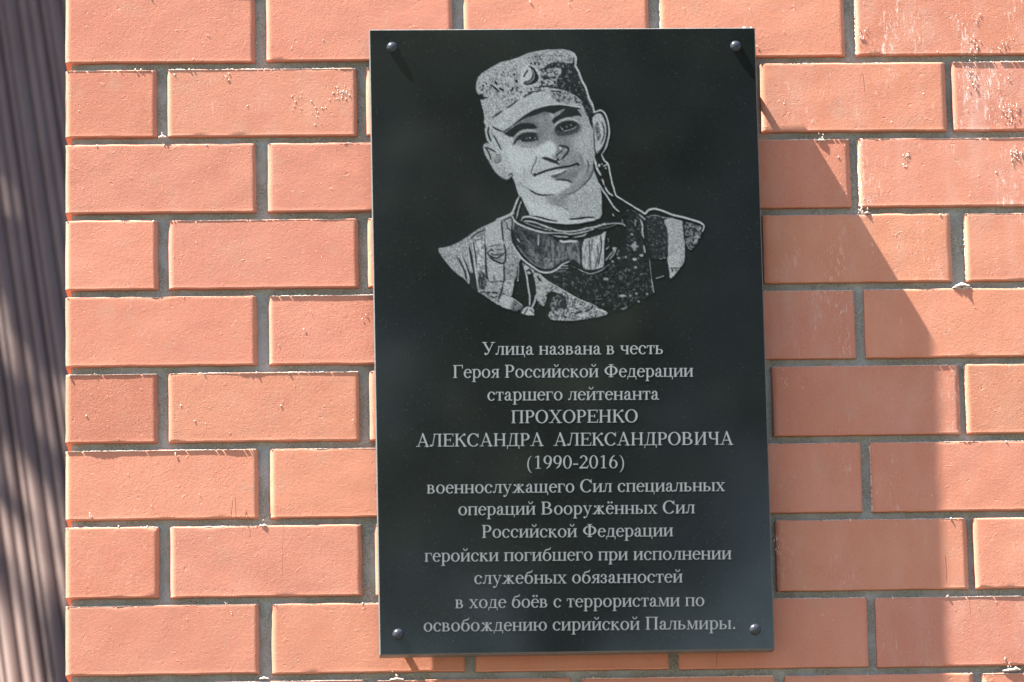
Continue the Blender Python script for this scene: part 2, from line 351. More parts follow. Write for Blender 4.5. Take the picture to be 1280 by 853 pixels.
    P(.04, 'A 78,600 125,590 140,625 205,630 150,650 100,660', soft=.4)
    S(.08, 1.8, 'A 215,480 270,520 315,560', jag=.4); S(.08, 2.2, 'A 265,440 300,480'); S(.08, 2.2, 'A 320,525 375,550'); S(.08, 2, 'A 455,560 490,520'); T(.08, 1.5, 'A 118,542'); T(.08, 1.6, 'A 498,360'); T(.1, 2.0, 'A 522,440', 2.6); T(.1, 1.4, 'A 530,520'); T(.1, 1.7, 'A 470,660', .9); T(.1, 1.5, 'A 130,495'); T(.1, 1.4, 'A 170,470')
    T(.1, 1.5, 'A 745,230', 2.3); T(.1, 1.5, 'A 700,232'); T(.1, 1.3, 'A 750,150'); T(.1, 1.5, 'A 790,235', 2)
    # crescent badge
    P(.88, 'A 640,250 720,260 800,330 810,430 740,500 620,510 560,450 580,330', soft=1.)
    P(.04, 'A 665,256 728,282 768,340 789,400 766,452 705,480 640,488 606,466 625,442 672,432 702,395 712,350 700,300', soft=.35)
    S(.7, .9, 'A 712,300 735,360 722,415 672,455 625,462'); S(.1, 1.6, 'A 658,308 630,350 608,392')
    # --- collar and cords, left
    S(.86, 2.3, 'E 272,480 242,540 205,640 165,690 60,735 0,752'); P(.03, 'E 285,482 320,540 350,610 395,700 330,700 280,740 200,710 245,600', soft=.4)
    S(.84, 1.4, 'E 298,535 270,610 240,742')
    S(.84, 2.4, 'G 830,10 800,20 740,50', soft=.5)
    # --- goggles hanging at the neck
    P(.16, 'I 15,300 60,235 200,285 330,325 480,395 560,455 820,445 815,740 760,715 700,680 620,700 520,762 420,792 330,782 200,690 90,580 25,470', soft=.5, mott=.05, cell=3., seed=101, thr=.55, k=4)
    P(.42, 'I 380,400 560,460 800,450 800,700 700,665 600,690 500,760 400,770 330,700 380,560', soft=2.2, mott=.14, cell=1.8, seed=103, thr=.5, k=3, stretch=(1, 4))
    P(.4, 'I 200,440 280,560 330,620 350,740 250,680 190,600', soft=2., mott=.14, cell=2, seed=104, thr=.5, k=3)
    S(.05, 3.5, 'I 0,300 20,450 100,600', soft=1); S(.45, 1.2, 'I 60,490 150,610 270,715 380,760 480,750', jag=.3); S(.4, 1.2, 'I 120,340 160,410 230,480')
    S(.05, 1.6, 'I 60,520 140,630 260,735 370,775 470,770 560,715 640,665'); S(.88, 1.3, 'I 60,410 85,450'); T(.7, 1.2, 'I 438,660'); T(.65, 1.1, 'I 400,650'); S(.7, 1.2, 'I 430,740 460,700 475,735'); S(.5, 1.2, 'I 390,700 410,750')
    S(.45, 1., 'I 470,660 560,655 640,630'); S(.5, 1.2, 'I 740,560 790,650 800,720'); S(.5, 1.2, 'J 0,440 30,600 40,720')
    S(.9, 2.1, 'I 0,470 60,570 130,660 250,750 330,800 430,812 520,780 600,715 675,682')
    S(.7, 1.1, 'I 600,735 665,730'); S(.65, 1.1, 'I 560,765 670,762'); S(.4, 1.2, 'I 530,795 640,790'); S(.05, 3., 'I 690,690 700,780')
    S(.3, 1.5, 'I 720,740 760,760', jag=.6); S(.05, 2.2, 'I 700,665 760,700 815,760')
    S(.82, 1.6, 'I 312,368 312,430 306,490')
    # straps
    P(.03, 'I 90,200 130,140 250,150 460,200 680,232 853,212 J 120,212 225,188 300,170 600,130 590,240 580,460 400,475 350,330 90,430 0,440 I 560,450 440,350 330,330 200,290 110,240', soft=.4)
    S(.84, 2.2, 'I 5,165 60,228 200,290 330,328 440,348'); S(.88, 2.3, 'I 108,195 130,160 200,150 300,172 420,205 560,222 680,228 853,205 J 120,200 215,190')
    P(.88, 'I 400,205 560,195 680,190 853,185 J 120,178 222,188 120,210 0,235 I 853,218 680,235 560,222', soft=.4)
    S(.04, 1.2, 'I 220,140 350,160 440,190 540,205', jag=.2); S(.04, 1.2, 'I 675,182 760,178 853,168 J 60,160 215,162')
    S(.78, 1.9, 'I 135,215 160,203 250,212 350,248 450,285 560,318 700,325 853,298 J 100,290 200,275 300,250 350,235', jag=.25)
    S(.6, 1.3, 'I 160,225 260,260 400,300 470,310', jag=.5); S(.75, 1.6, 'I 340,330 440,342 600,345 700,358 853,330 J 130,320 220,290', jag=.3)
    S(.7, 1.3, 'I 470,372 560,385 660,390', jag=.5); S(.75, 1.5, 'I 720,398 853,372 J 60,378 130,352', jag=.2); S(.75, 2.4, 'J 220,275 300,245 350,240', jag=.8)
    S(.88, 2.8, 'I 560,436 620,447 700,440 775,443', jag=.5); S(.7, 1.5, 'J 340,242 440,228 545,236 580,262'); S(.5, 1.2, 'J 545,180 550,240')
    S(.3, 1.2, 'J 250,290 350,280 480,240', jag=.3)
    # right pad of the goggles
    P(.8, 'J 92,430 150,405 290,362 330,335 352,335 338,420 330,520 325,735 250,768 180,780 100,770 70,700 66,560', soft=.4, mott=.5, cell=1.3, seed=110, thr=.6, k=4, stretch=(1, 4))
    S(.08, 1.0, 'J 152,430 162,600 160,770'); S(.1, 1.3, 'J 285,370 300,480 285,600 258,745'); S(.2, .9, 'J 190,400 185,560'); S(.88, 1.8, 'J 335,335 318,500 322,600')
    S(.2, 1.0, 'J 250,480 262,600 230,760', jag=.4); S(.06, 1.6, 'J 40,440 60,580 55,740'); S(.04, 2, 'J 60,770 180,800 330,755')
    S(.62, 1.3, 'J 20,768 100,808 180,825 285,790 340,755'); S(.35, 1.1, 'J 300,780 400,710')
    T(.75, 2.4, 'J 450,525', 1.6); S(.68, 1.6, 'J 348,670 400,600 480,520', jag=.3); S(.62, 1.5, 'J 395,655 440,600 470,545'); S(.6, 1.4, 'J 350,540 390,505'); S(.5, 1.2, 'J 480,610 510,540'); S(.4, 1.2, 'J 375,400 385,450')
    # stipple of the engraving
    r = np.random.RandomState(5)
    v = a.v.reshape(PH, PS, PW, PS).mean((1, 3))
    g = r.rand(PH, PW)
    return np.clip(v + (g - .5) * .46 * np.clip(v * 1.6, 0, 1) * (1.25 - v * .5), 0, 1) * (v > .03)

# ---------------------------------------------------------------- serif lettering drawn from strokes and rings (units per em: 1000)
def _st(x, y0, y1, w=84, l=48, r=48, top=1, bot=1, t=28):
    o = [('r', x - w / 2, y0, x + w / 2, y1)]
    if bot: o.append(('r', x - w / 2 - l, y0, x + w / 2 + r, y0 + t))
    if top: o.append(('r', x - w / 2 - l, y1 - t, x + w / 2 + r, y1))
    return o


def _xs(o, k, dx=0):
    return [tuple([q[0], q[1] + dx] + list(q[2:])) for q in o]


def make_glyphs():
    G = {}
    L = lambda x, **k: _st(x, 0, 450, 84, **k)
    C = lambda x, **k: _st(x, 0, 662, 98, l=60, r=60, t=30, **k)
    G['о'] = (500, [('e', 250, 225, 220, 236, 90, 32, 0, 360)])
    G['а'] = (444, [('r', 258, 70, 338, 330), ('e', 205, 322, 133, 136, 80, 32, 0, 175), ('o', 100, 338, 42), ('e', 178, 116, 146, 124, 84, 36, 95, 335), ('d', 300, 278, 165, 222, 34), ('e', 380, 66, 80, 74, 60, 30, 185, 330)], )
    G['с'] = (444, [('e', 240, 225, 212, 236, 90, 34, 42, 318), ('o', 378, 345, 44)])
    G['е'] = (444, [('e', 235, 225, 208, 236, 86, 34, 8, 318), ('r', 60, 248, 425, 280)])
    G['ё'] = (444, G['е'][1] + [('o', 150, 600, 50), ('o', 315, 600, 50)])
    G['л'] = (499, [('o', 55, 42, 42), ('d', 60, 18, 125, 40, 36), ('d', 125, 40, 190, 430, 42), ('r', 140, 418, 440, 450)] + L(385))
    G['д'] = (509, [('d', 110, 30, 185, 430, 42), ('r', 140, 418, 430, 450), ('r', 330, 20, 412, 450), ('r', 20, 0, 490, 32), ('r', 20, -130, 52, 32), ('r', 458, -130, 490, 32)])
    G['и'] = (535, L(110) + L(425) + [('d', 150, 70, 385, 380, 44)])
    G['й'] = (535, G['и'][1] + [('e', 267, 650, 100, 100, 30, 40, 180, 360), ('o', 178, 650, 30), ('o', 356, 650, 30)])
    G['ц'] = (535, L(110) + L(400) + [('r', 60, 0, 505, 32), ('r', 475, -130, 507, 32)])
    G['н'] = (535, L(110) + L(425) + [('r', 110, 208, 425, 242)])
    G['п'] = (535, L(110) + L(425) + [('r', 60, 416, 475, 450)])
    G['т'] = (437, _st(218, 0, 450, 84, top=0) + [('r', 25, 416, 412, 450), ('r', 25, 315, 53, 450), ('r', 384, 315, 412, 450)])
    G['г'] = (410, L(110) + [('r', 60, 416, 385, 450), ('r', 355, 305, 385, 450)])
    G['в'] = (472, L(110) + [('e', 225, 334, 145, 116, 78, 32, -90, 90), ('r', 60, 418, 230, 450), ('r', 110, 218, 250, 248), ('e', 245, 124, 172, 124, 86, 32, -90, 90), ('r', 60, 0, 250, 32)])
    G['з'] = (396, [('e', 180, 337, 150, 122, 80, 32, -90, 145), ('e', 180, 122, 170, 132, 86, 32, -145, 90), ('r', 130, 216, 190, 248), ('o', 72, 350, 40), ('o', 62, 92, 42)])
    G['х'] = (500, [('d', 110, 430, 395, 20, 84), ('d', 400, 430, 95, 20, 38), ('r', 15, 422, 215, 450), ('r', 310, 422, 480, 450), ('r', 15, 0, 180, 28), ('r', 285, 0, 490, 28)])
    G['у'] = (500, [('d', 100, 430, 275, 40, 80), ('d', 425, 430, 205, -140, 38), ('r', 15, 422, 205, 450), ('r', 320, 422, 485, 450), ('o', 100, -165, 46), ('d', 215, -130, 120, -195, 42)])
    G['ч'] = (503, _st(385, 0, 450, 84) + [('r', 68, 290, 152, 450), ('r', 20, 422, 200, 450), ('e', 240, 300, 172, 122, 84, 36, 180, 275), ('r', 240, 178, 385, 214)])
    G['ш'] = (770, L(110) + L(385) + L(660) + [('r', 60, 0, 710, 32)])
    G['щ'] = (770, L(110) + L(370) + L(630) + [('r', 60, 0, 740, 32), ('r', 708, -130, 740, 32)])
    G['ь'] = (456, L(110) + [('e', 245, 126, 168, 126, 86, 32, -90, 90), ('r', 60, 0, 250, 32), ('r', 110, 220, 250, 252)])
    G['ы'] = (671, G['ь'][1] + L(560))
    G['ж'] = (690, L(345) + [('d', 330, 225, 185, 395, 40), ('o', 140, 402, 46), ('d', 310, 250, 115, 15, 72), ('r', 15, 0, 190, 28),
                             ('d', 360, 225, 505, 395, 40), ('o', 550, 402, 46), ('d', 380, 250, 575, 15, 72), ('r', 500, 0, 675, 28)])
    G['к'] = (486, L(110) + [('d', 150, 220, 310, 395, 40), ('o', 358, 404, 46), ('d', 215, 255, 405, 15, 80), ('r', 330, 0, 478, 28)])
    G['м'] = (633, [('d', 105, 10, 130, 440, 40), ('d', 145, 440, 305, 40, 80), ('d', 480, 440, 318, 40, 38), ('r', 20, 0, 190, 28), ('r', 40, 422, 170, 450)] + _st(520, 0, 450, 84))
    G['р'] = (500, [('r', 78, -217, 162, 450), ('r', 20, -217, 220, -189), ('r', 15, 418, 120, 450), ('e', 262, 225, 208, 236, 88, 32, -125, 125)])
    G['я'] = (460, L(355) + [('e', 220, 332, 158, 118, 82, 32, 90, 270), ('r', 220, 418, 400, 450), ('r', 220, 214, 355, 246), ('d', 235, 230, 105, 15, 64), ('r', 10, 0, 165, 28)])
    G['б'] = (509, [('e', 255, 212, 218, 226, 90, 32, 0, 360), ('d', 72, 220, 95, 400, 66), ('d', 95, 400, 190, 560, 58), ('d', 190, 560, 400, 610, 62), ('d', 400, 610, 430, 680, 40)])
    G['ю'] = (747, L(110) + [('r', 110, 208, 330, 242), ('e', 510, 225, 205, 236, 88, 32, 0, 360)])
    G['У'] = (708, [('d', 130, 640, 375, 215, 96), ('d', 585, 640, 320, 70, 42), ('o', 195, 55, 54), ('d', 330, 80, 215, 15, 46), ('r', 15, 632, 265, 662), ('r', 475, 632, 690, 662)])
    G['Г'] = (578, C(150) + [('r', 40, 628, 545, 662), ('r', 511, 490, 545, 662)])
    G['Р'] = (556, C(150) + [('e', 300, 478, 220, 184, 102, 36, -90, 90), ('r', 40, 626, 300, 662), ('r', 150, 294, 300, 330)])
    G['Ф'] = (790, _st(395, 0, 662, 98, l=70, r=70) + [('e', 395, 335, 340, 238, 104, 36, 0, 360)])
    G['П'] = (722, C(150) + C(570) + [('r', 40, 628, 680, 662)])
    G['О'] = (722, [('e', 361, 331, 327, 345, 108, 36, 0, 360)])
    G['Х'] = (722, [('d', 160, 640, 570, 20, 104), ('d', 575, 640, 140, 20, 40), ('r', 15, 632, 290, 662), ('r', 460, 632, 700, 662), ('r', 15, 0, 250, 30), ('r', 430, 0, 710, 30)])
    G['Е'] = (611, C(150) + [('r', 40, 628, 572, 662), ('r', 40, 0, 590, 34), ('r', 150, 322, 440, 356), ('r', 540, 520, 572, 662), ('d', 560, 15, 592, 160, 34), ('r', 408, 260, 440, 425)])
    G['Н'] = (722, C(150) + C(570) + [('r', 150, 316, 570, 350)])
    G['К'] = (668, C(150) + [('d', 190, 320, 480, 605, 44), ('o', 545, 612, 56), ('d', 295, 405, 575, 15, 98), ('r', 470, 0, 668, 30)])
    G['А'] = (722, [('d', 125, 15, 358, 665, 42), ('d', 360, 655, 598, 15, 104), ('r', 200, 212, 500, 246), ('r', 10, 0, 235, 30), ('r', 455, 0, 712, 30)])
    G['Л'] = (678, [('o', 72, 52, 52), ('d', 80, 20, 160, 50, 44), ('d', 160, 50, 268, 640, 46), ('r', 200, 628, 600, 662)] + C(530))
    G['С'] = (667, [('e', 360, 331, 330, 345, 110, 36, 40, 318), ('r', 592, 450, 622, 672)])
    G['Д'] = (682, [('d', 160, 30, 262, 640, 46), ('r', 190, 628, 620, 662), ('r', 450, 20, 548, 650), ('r', 20, 0, 664, 34), ('r', 20, -145, 54, 34), ('r', 630, -145, 664, 34)])
    G['И'] = (722, C(150) + C(570) + [('d', 200, 80, 520, 585, 46)])
    G['В'] = (667, C(150) + [('e', 320, 499, 200, 163, 100, 34, -90, 90), ('r', 40, 628, 320, 662), ('r', 150, 336, 350, 368), ('e', 345, 177, 250, 177, 106, 34, -90, 90), ('r', 40, 0, 345, 34)])
    G['Ч'] = (650, C(500) + [('r', 90, 440, 188, 662), ('r', 30, 632, 250, 662), ('e', 300, 450, 210, 170, 98, 40, 180, 275), ('r', 300, 280, 500, 320)])
    G['1'] = (500, _st(262, 0, 660, 82, l=90, r=90, top=0) + [('d', 120, 585, 262, 655, 38)])
    G['9'] = (500, [('e', 245, 455, 208, 222, 88, 30, 0, 360), ('e', 130, 455, 325, 465, 90, 34, -82, 0)])
    G['6'] = (500, [('e', 255, 212, 208, 222, 88, 30, 0, 360), ('e', 370, 212, 325, 465, 90, 34, 98, 180)])
    G['0'] = (500, [('e', 250, 331, 218, 345, 86, 30, 0, 360)])
    G['2'] = (500, [('e', 235, 475, 195, 200, 88, 36, -20, 160), ('d', 385, 420, 85, 45, 58), ('r', 30, 0, 440, 66), ('d', 430, 30, 475, 140, 34)])
    G['-'] = (333, [('r', 38, 190, 290, 248)])
    G['('] = (333, [('e', 330, 222, 285, 460, 62, 8, 103, 257)])
    G[')'] = (333, [('e', 5, 222, 285, 460, 62, 8, -77, 77)])
    G['.'] = (250, [('o', 125, 48, 55)])
    G[' '] = (250, [])
    return G


def glyph_extent(G, text):
    x, lo, hi = 0, None, 0
    for ch in text:
        adv, ops = G[ch]
        for q in ops:
            if q[0] == 'r': a, b = q[1], q[3]
            elif q[0] == 'o': a, b = q[1] - q[3], q[1] + q[3]
            elif q[0] == 'e': a, b = q[1] - q[3], q[1] + q[3]
            else: a, b = min(q[1], q[3]) - 20, max(q[1], q[3]) + 20
            if ch in '()': a, b = 45, 290
            if lo is None or a + x < lo: lo = a + x
            hi = max(hi, b + x)
        x += adv
    return lo, hi


def paint_line(G, text, u0, u1, v0, v1, em=24.0, ps=2, ss=4, bold=4):
    """-> (tone array, origin u, origin v, step): lettering fitted between u0 and u1, baseline from v0 to v1"""
    lo, hi = glyph_extent(G, text)
    sx = (u1 - u0) / (hi - lo)
    sy = em / 1000.
    U0, V0 = u0 - 2, min(v0, v1) - .75 * em
    W, Hh = int((u1 - u0 + 4) * ps), int((1.1 * em + abs(v1 - v0)) * ps)
    N, M = W * ss, Hh * ss
    acc = np.zeros((M, N), bool)
    st = 1. / (ps * ss)
    x = 0
    for ch in text:
        adv, ops = G[ch]
        pa = max(0, int((u0 + (x - 60 - lo) * sx - U0) / st)); pb = min(N, int((u0 + (x + adv + 60 - lo) * sx - U0) / st) + 1)
        if pb > pa and ops:
            uu = U0 + (np.arange(pa, pb) + .5) * st
            vv = V0 + (np.arange(M) + .5) * st
            U, V = np.meshgrid(uu, vv)
            base = v0 + (U - u0) / (u1 - u0) * (v1 - v0)
            X = (U - u0) / sx + lo - x
            Y = (base - V) / sy
            m = np.zeros(X.shape, bool)
            bd = bold
            for q in ops:
                if q[0] == 'r':
                    m |= (X > q[1] - bd) & (X < q[3] + bd) & (Y > q[2] - bd) & (Y < q[4] + bd)
                elif q[0] == 'o':
                    m |= (X - q[1]) ** 2 + (Y - q[2]) ** 2 < (q[3] + bd) ** 2
                elif q[0] == 'd':
                    dx, dy = q[3] - q[1], q[4] - q[2]
                    L2 = dx * dx + dy * dy
                    t = ((X - q[1]) * dx + (Y - q[2]) * dy) / L2
                    t = np.clip(t, 0, 1)
                    # pen width measured across the letter
                    m |= ((X - q[1] - t * dx) ** 2 + (Y - q[2] - t * dy) ** 2) < ((q[5] * .43 + bd)) ** 2
                else:
                    _, cx, cy, rx, ry, tx, ty, a0, a1 = q
                    a = np.degrees(np.arctan2((Y - cy) / ry, (X - cx) / rx))
                    ins = np.zeros(X.shape, bool)
                    for kk in (-360, 0, 360):
                        ins |= (a + kk >= a0) & (a + kk <= a1)
                    m |= (((X - cx) / (rx + bd)) ** 2 + ((Y - cy) / (ry + bd)) ** 2 < 1) & (((X - cx) / (rx - tx - bd)) ** 2 + ((Y - cy) / (ry - ty - bd)) ** 2 > 1) & ins
            acc[:, pa:pb] |= m
        x += adv
    return acc.reshape(Hh, ss, W, ss).mean((1, 3)), U0, V0, 1. / ps

LINES = [
    ('Улица названа в честь', 602.6, 828.5, 443.9, 442.7),
    ('Героя Российской Федерации', 566.4, 866.4, 472.6, 471.0),
    ('старшего лейтенанта', 609.4, 824.5, 500.9, 499.7),
    ('ПРОХОРЕНКО', 639.3, 797.0, 529.2, 528.0),
    ('АЛЕКСАНДРА  АЛЕКСАНДРОВИЧА', 520.2, 916.6, 558.6, 555.9),
    ('(1990-2016)', 659.2, 779.9, 586.1, 585.3),
    ('военнослужащего Сил специальных', 533.7, 906.2, 617.1, 613.9),
    ('операций Вооружённых Сил', 573.1, 868.4, 644.2, 641.8),
    ('Российской Федерации', 602.6, 841.3, 672.5, 670.5),
    ('геройски погибшего при исполнении', 530.9, 914.2, 702.4, 699.2),
    ('служебных обязанностей', 593.0, 853.2, 730.2, 728.2),
    ('в ходе боёв с террористами по', 569.2, 880.3, 760.5, 757.7),
    ('освобождению сирийской Пальмиры.', 529.7, 919.0, 789.6, 786.4),
]

# ---------------------------------------------------------------- material helpers
def mat(name):
    m = bpy.data.materials.new(name)
    m.use_nodes = True
    n = m.node_tree
    n.nodes.clear()
    out = n.nodes.new('ShaderNodeOutputMaterial')
    b = n.nodes.new('ShaderNodeBsdfPrincipled')
    n.links.new(b.outputs[0], out.inputs[0])
    return m, n, b


def setv(sock, v):
    sock.default_value = v


def tex_noise(n, vec, scale, detail=4, rough=.55, dist=0):
    t = n.nodes.new('ShaderNodeTexNoise')
    t.inputs['Scale'].default_value = scale
    t.inputs['Detail'].default_value = detail
    t.inputs['Roughness'].default_value = rough
    t.inputs['Distortion'].default_value = dist
    if vec: n.links.new(vec, t.inputs['Vector'])
    return t.outputs['Fac']


def ramp(n, fac, a, b, ca=0.0, cb=1.0):
    r = n.nodes.new('ShaderNodeMapRange')
    r.inputs['From Min'].default_value = a; r.inputs['From Max'].default_value = b
    r.inputs['To Min'].default_value = ca; r.inputs['To Max'].default_value = cb
    n.links.new(fac, r.inputs['Value'])
    return r.outputs[0]


def mth(n, op, a, b=None):
    m = n.nodes.new('ShaderNodeMath'); m.operation = op
    for i, x in enumerate((a, b)):
        if x is None: continue
        if isinstance(x, (int, float)): m.inputs[i].default_value = x
        else: n.links.new(x, m.inputs[i])
    return m.outputs[0]


def mixc(n, fac, a, b, mode='MIX'):
    m = n.nodes.new('ShaderNodeMix'); m.data_type = 'RGBA'; m.blend_type = mode
    for s, x in ((m.inputs[0], fac), (m.inputs[6], a), (m.inputs[7], b)):
        if isinstance(x, (int, float)): s.default_value = x
        elif isinstance(x, tuple): s.default_value = (*x, 1) if len(x) == 3 else x
        else: n.links.new(x, s)
    return m.outputs[2]


def mapping(n, vec, scale):
    m = n.nodes.new('ShaderNodeMapping'); m.inputs['Scale'].default_value = scale
    n.links.new(vec, m.inputs['Vector'])
    return m.outputs[0]


def bump(n, h, dist, strength=1.0, normal=None):
    b = n.nodes.new('ShaderNodeBump')
    b.inputs['Distance'].default_value = dist; b.inputs['Strength'].default_value = strength
    n.links.new(h, b.inputs['Height'])
    if normal: n.links.new(normal, b.inputs['Normal'])
    return b.outputs[0]


# --- fired clay
m_brick, n, b = mat('red_brick')
pos = n.nodes.new('ShaderNodeNewGeometry').outputs['Position']
oi = n.nodes.new('ShaderNodeObjectInfo')
base = mixc(n, 1.0, (.505, .191, .119), oi.outputs['Color'], 'MULTIPLY')
n1 = tex_noise(n, pos, 14, 3)
base = mixc(n, ramp(n, n1, .35, .7, 0, .55), base, mixc(n, 1.0, base, (1.12, 1.30, 1.32), 'MULTIPLY'))
n2 = tex_noise(n, pos, 420, 3, .6)
base = mixc(n, ramp(n, n2, .50, .72, 0, .50), base, (.57, .27, .20))
n2b = tex_noise(n, pos, 260, 4, .7)
base = mixc(n, ramp(n, n2b, .61, .72, 0, .6), base, (.26, .085, .05))
smg = tex_noise(n, pos, 17, 5, .65, .4)
base = mixc(n, ramp(n, smg, .55, .72, 0, .38), base, (.42, .26, .18))
base = mixc(n, ramp(n, tex_noise(n, pos, 31, 4, .7), .60, .75, 0, .35), base, (.33, .115, .07))
# pale mortar film and streaks running down
sv = mapping(n, pos, (300, 300, 75))
st = tex_noise(n, sv, 1.0, 5, .72, .6)
mask = tex_noise(n, mapping(n, pos, (26, 26, 8)), 1.0, 3, .6)
s_amt = mth(n, 'MULTIPLY', ramp(n, st, .54, .66), mth(n, 'MINIMUM', mth(n, 'MAXIMUM', mth(n, 'MULTIPLY', mth(n, 'SUBTRACT', mask, mth(n, 'SUBTRACT', .60, mth(n, 'MULTIPLY', oi.outputs['Alpha'], .14))), 9), 0), 1))
s_amt = mth(n, 'MULTIPLY', s_amt, oi.outputs['Alpha'])
base = mixc(n, s_amt, base, (.80, .72, .66))
haze_ = mth(n, 'MULTIPLY', ramp(n, tex_noise(n, mapping(n, pos, (30, 30, 9)), 1.0, 3), .45, .75, 0, .4), oi.outputs['Alpha'])
base = mixc(n, haze_, base, (.62, .42, .36))
crk = mth(n, 'ABSOLUTE', mth(n, 'SUBTRACT', tex_noise(n, mapping(n, pos, (8, 8, .9)), 1.0, 4, .45), .47))
crk = mth(n, 'MULTIPLY', ramp(n, crk, .0006, .0016, 1, 0), ramp(n, tex_noise(n, pos, 9, 1), .63, .66))
base = mixc(n, mth(n, 'MULTIPLY', crk, .7), base, (.22, .08, .05))
n.links.new(base, b.inputs['Base Color'])
b.inputs['Roughness'].default_value = .75
b.inputs['Specular IOR Level'].default_value = .3
h1 = tex_noise(n, pos, 70, 3, .5)
h2 = tex_noise(n, pos, 700, 3, .65)
pit = ramp(n, tex_noise(n, pos, 170, 2, .5, .6), .66, .76, 0, -1)
grain = ramp(n, tex_noise(n, mapping(n, pos, (130, 130, 150)), 1.0, 2, .5, 1.0), .68, .78, 0, 1)
nb = bump(n, h1, .00016)
nb = bump(n, h2, .00022, 1, nb)
nb = bump(n, tex_noise(n, pos, 240, 3, .6), .00016, 1, nb)
nb = bump(n, mth(n, 'SUBTRACT', mth(n, 'ADD', pit, grain), crk), .00026, 1, nb)
n.links.new(nb, b.inputs['Normal'])

# --- cement mortar
m_mortar, n, b = mat('grey_mortar')
pos = n.nodes.new('ShaderNodeNewGeometry').outputs['Position']
c = mixc(n, ramp(n, tex_noise(n, pos, 450, 5, .8), .38, .62), (.20, .21, .18), (.44, .45, .41))
c = mixc(n, ramp(n, tex_noise(n, pos, 25, 3), .45, .7), c, (.42, .44, .44))
c = mixc(n, ramp(n, tex_noise(n, pos, 120, 2), .62, .72, 0, .7), c, (.36, .31, .20))
n.links.new(c, b.inputs['Base Color']); b.inputs['Roughness'].default_value = .95
n.links.new(bump(n, tex_noise(n, pos, 380, 5, .75), .0014), b.inputs['Normal'])

# --- dried mortar crumbs and lips
m_crumb, n, b = mat('pale_mortar_residue')
pos = n.nodes.new('ShaderNodeNewGeometry').outputs['Position']
c = mixc(n, ramp(n, tex_noise(n, pos, 300, 3), .4, .65), (.66, .56, .49), (.52, .33, .25))
n.links.new(c, b.inputs['Base Color']); b.inputs['Roughness'].default_value = .9

# --- black granite with light engraving (attribute 'tone' is the depth of the engraving)
m_gran, n, b = mat('black_granite')
pos = n.nodes.new('ShaderNodeNewGeometry').outputs['Position']
g = mixc(n, ramp(n, tex_noise(n, pos, 900, 2, .6), .3, .8), (.0042, .0056, .0064), (.0080, .0102, .0112))
g = mixc(n, ramp(n, tex_noise(n, pos, 520, 1, .5), .72, .78, 0, .5), g, (.07, .08, .085))
g = mixc(n, ramp(n, tex_noise(n, pos, 5, 3, .5), .4, .7, 0, .35), g, (.020, .024, .028))
at = n.nodes.new('ShaderNodeAttribute'); at.attribute_name = 'tone'
fine = ramp(n, tex_noise(n, pos, 1500, 1, .5), .3, .7, .88, 1.08)
tone = mth(n, 'MINIMUM', mth(n, 'MULTIPLY', at.outputs['Fac'], fine), 1.0)
g = mixc(n, mth(n, 'POWER', tone, 1.8), g, (.30, .33, .335))
n.links.new(g, b.inputs['Base Color'])
n.links.new(ramp(n, tone, 0, .6, .06, .75), b.inputs['Roughness'])
n.links.new(ramp(n, tone, 0, 1, .78, .1), b.inputs['Specular IOR Level'])
m_gran_edge, n, b = mat('ground_granite_edge')
pos = n.nodes.new('ShaderNodeNewGeometry').outputs['Position']
g = mixc(n, ramp(n, tex_noise(n, pos, 700, 2, .6), .3, .8), (.05, .055, .055), (.17, .18, .18))
n.links.new(g, b.inputs['Base Color']); b.inputs['Roughness'].default_value = .4
m_chip, n, b = mat('chipped_granite')
setv(b.inputs['Base Color'], (.6, .6, .58, 1)); b.inputs['Roughness'].default_value = .8

m_screw, n, b = mat('dark_chrome')
pos = n.nodes.new('ShaderNodeNewGeometry').outputs['Position']
c = mixc(n, ramp(n, tex_noise(n, pos, 500, 3), .4, .7), (.030, .033, .045), (.016, .018, .024))
n.links.new(c, b.inputs['Base Color']); b.inputs['Metallic'].default_value = 0; b.inputs['Roughness'].default_value = .28

m_fence, n, b = mat('brown_coated_steel')
pos = n.nodes.new('ShaderNodeNewGeometry').outputs['Position']
c = mixc(n, ramp(n, tex_noise(n, mapping(n, pos, (20, 20, 4)), 1, 3), .35, .7), (.112, .062, .048), (.132, .082, .066))
n.links.new(c, b.inputs['Base Color']); b.inputs['Roughness'].default_value = .55
n.links.new(bump(n, tex_noise(n, pos, 8, 1), .0008), b.inputs['Normal'])

m_ground, n, b = mat('trodden_ground')
pos = n.nodes.new('ShaderNodeNewGeometry').outputs['Position']
c = mixc(n, ramp(n, tex_noise(n, pos, 1.5, 5), .4, .65), (.075, .062, .048), (.045, .055, .028))
c = mixc(n, ramp(n, tex_noise(n, pos, 30, 5), .4, .7, 0, .6), c, (.09, .08, .065))
n.links.new(c, b.inputs['Base Color']); b.inputs['Roughness'].default_value = .95
n.links.new(bump(n, tex_noise(n, pos, 25, 4), .02), b.inputs['Normal'])

m_render, n, b = mat('plinth_render')
pos = n.nodes.new('ShaderNodeNewGeometry').outputs['Position']
c = mixc(n, tex_noise(n, pos, 12, 5), (.20, .20, .19), (.32, .31, .29))
n.links.new(c, b.inputs['Base Color']); b.inputs['Roughness'].default_value = .9
n.links.new(bump(n, tex_noise(n, pos, 150, 4), .002), b.inputs['Normal'])


# ---------------------------------------------------------------- object helpers
def obj(name, me, m, parent=None):
    o = bpy.data.objects.new(name, me)
    if m and not me.materials: me.materials.append(m)
    COL.objects.link(o)
    if parent: o.parent = parent
    return o


def tag(o, label, cat, group=None):
    o['label'] = label; o['category'] = cat
    if group: o['group'] = group
    return o


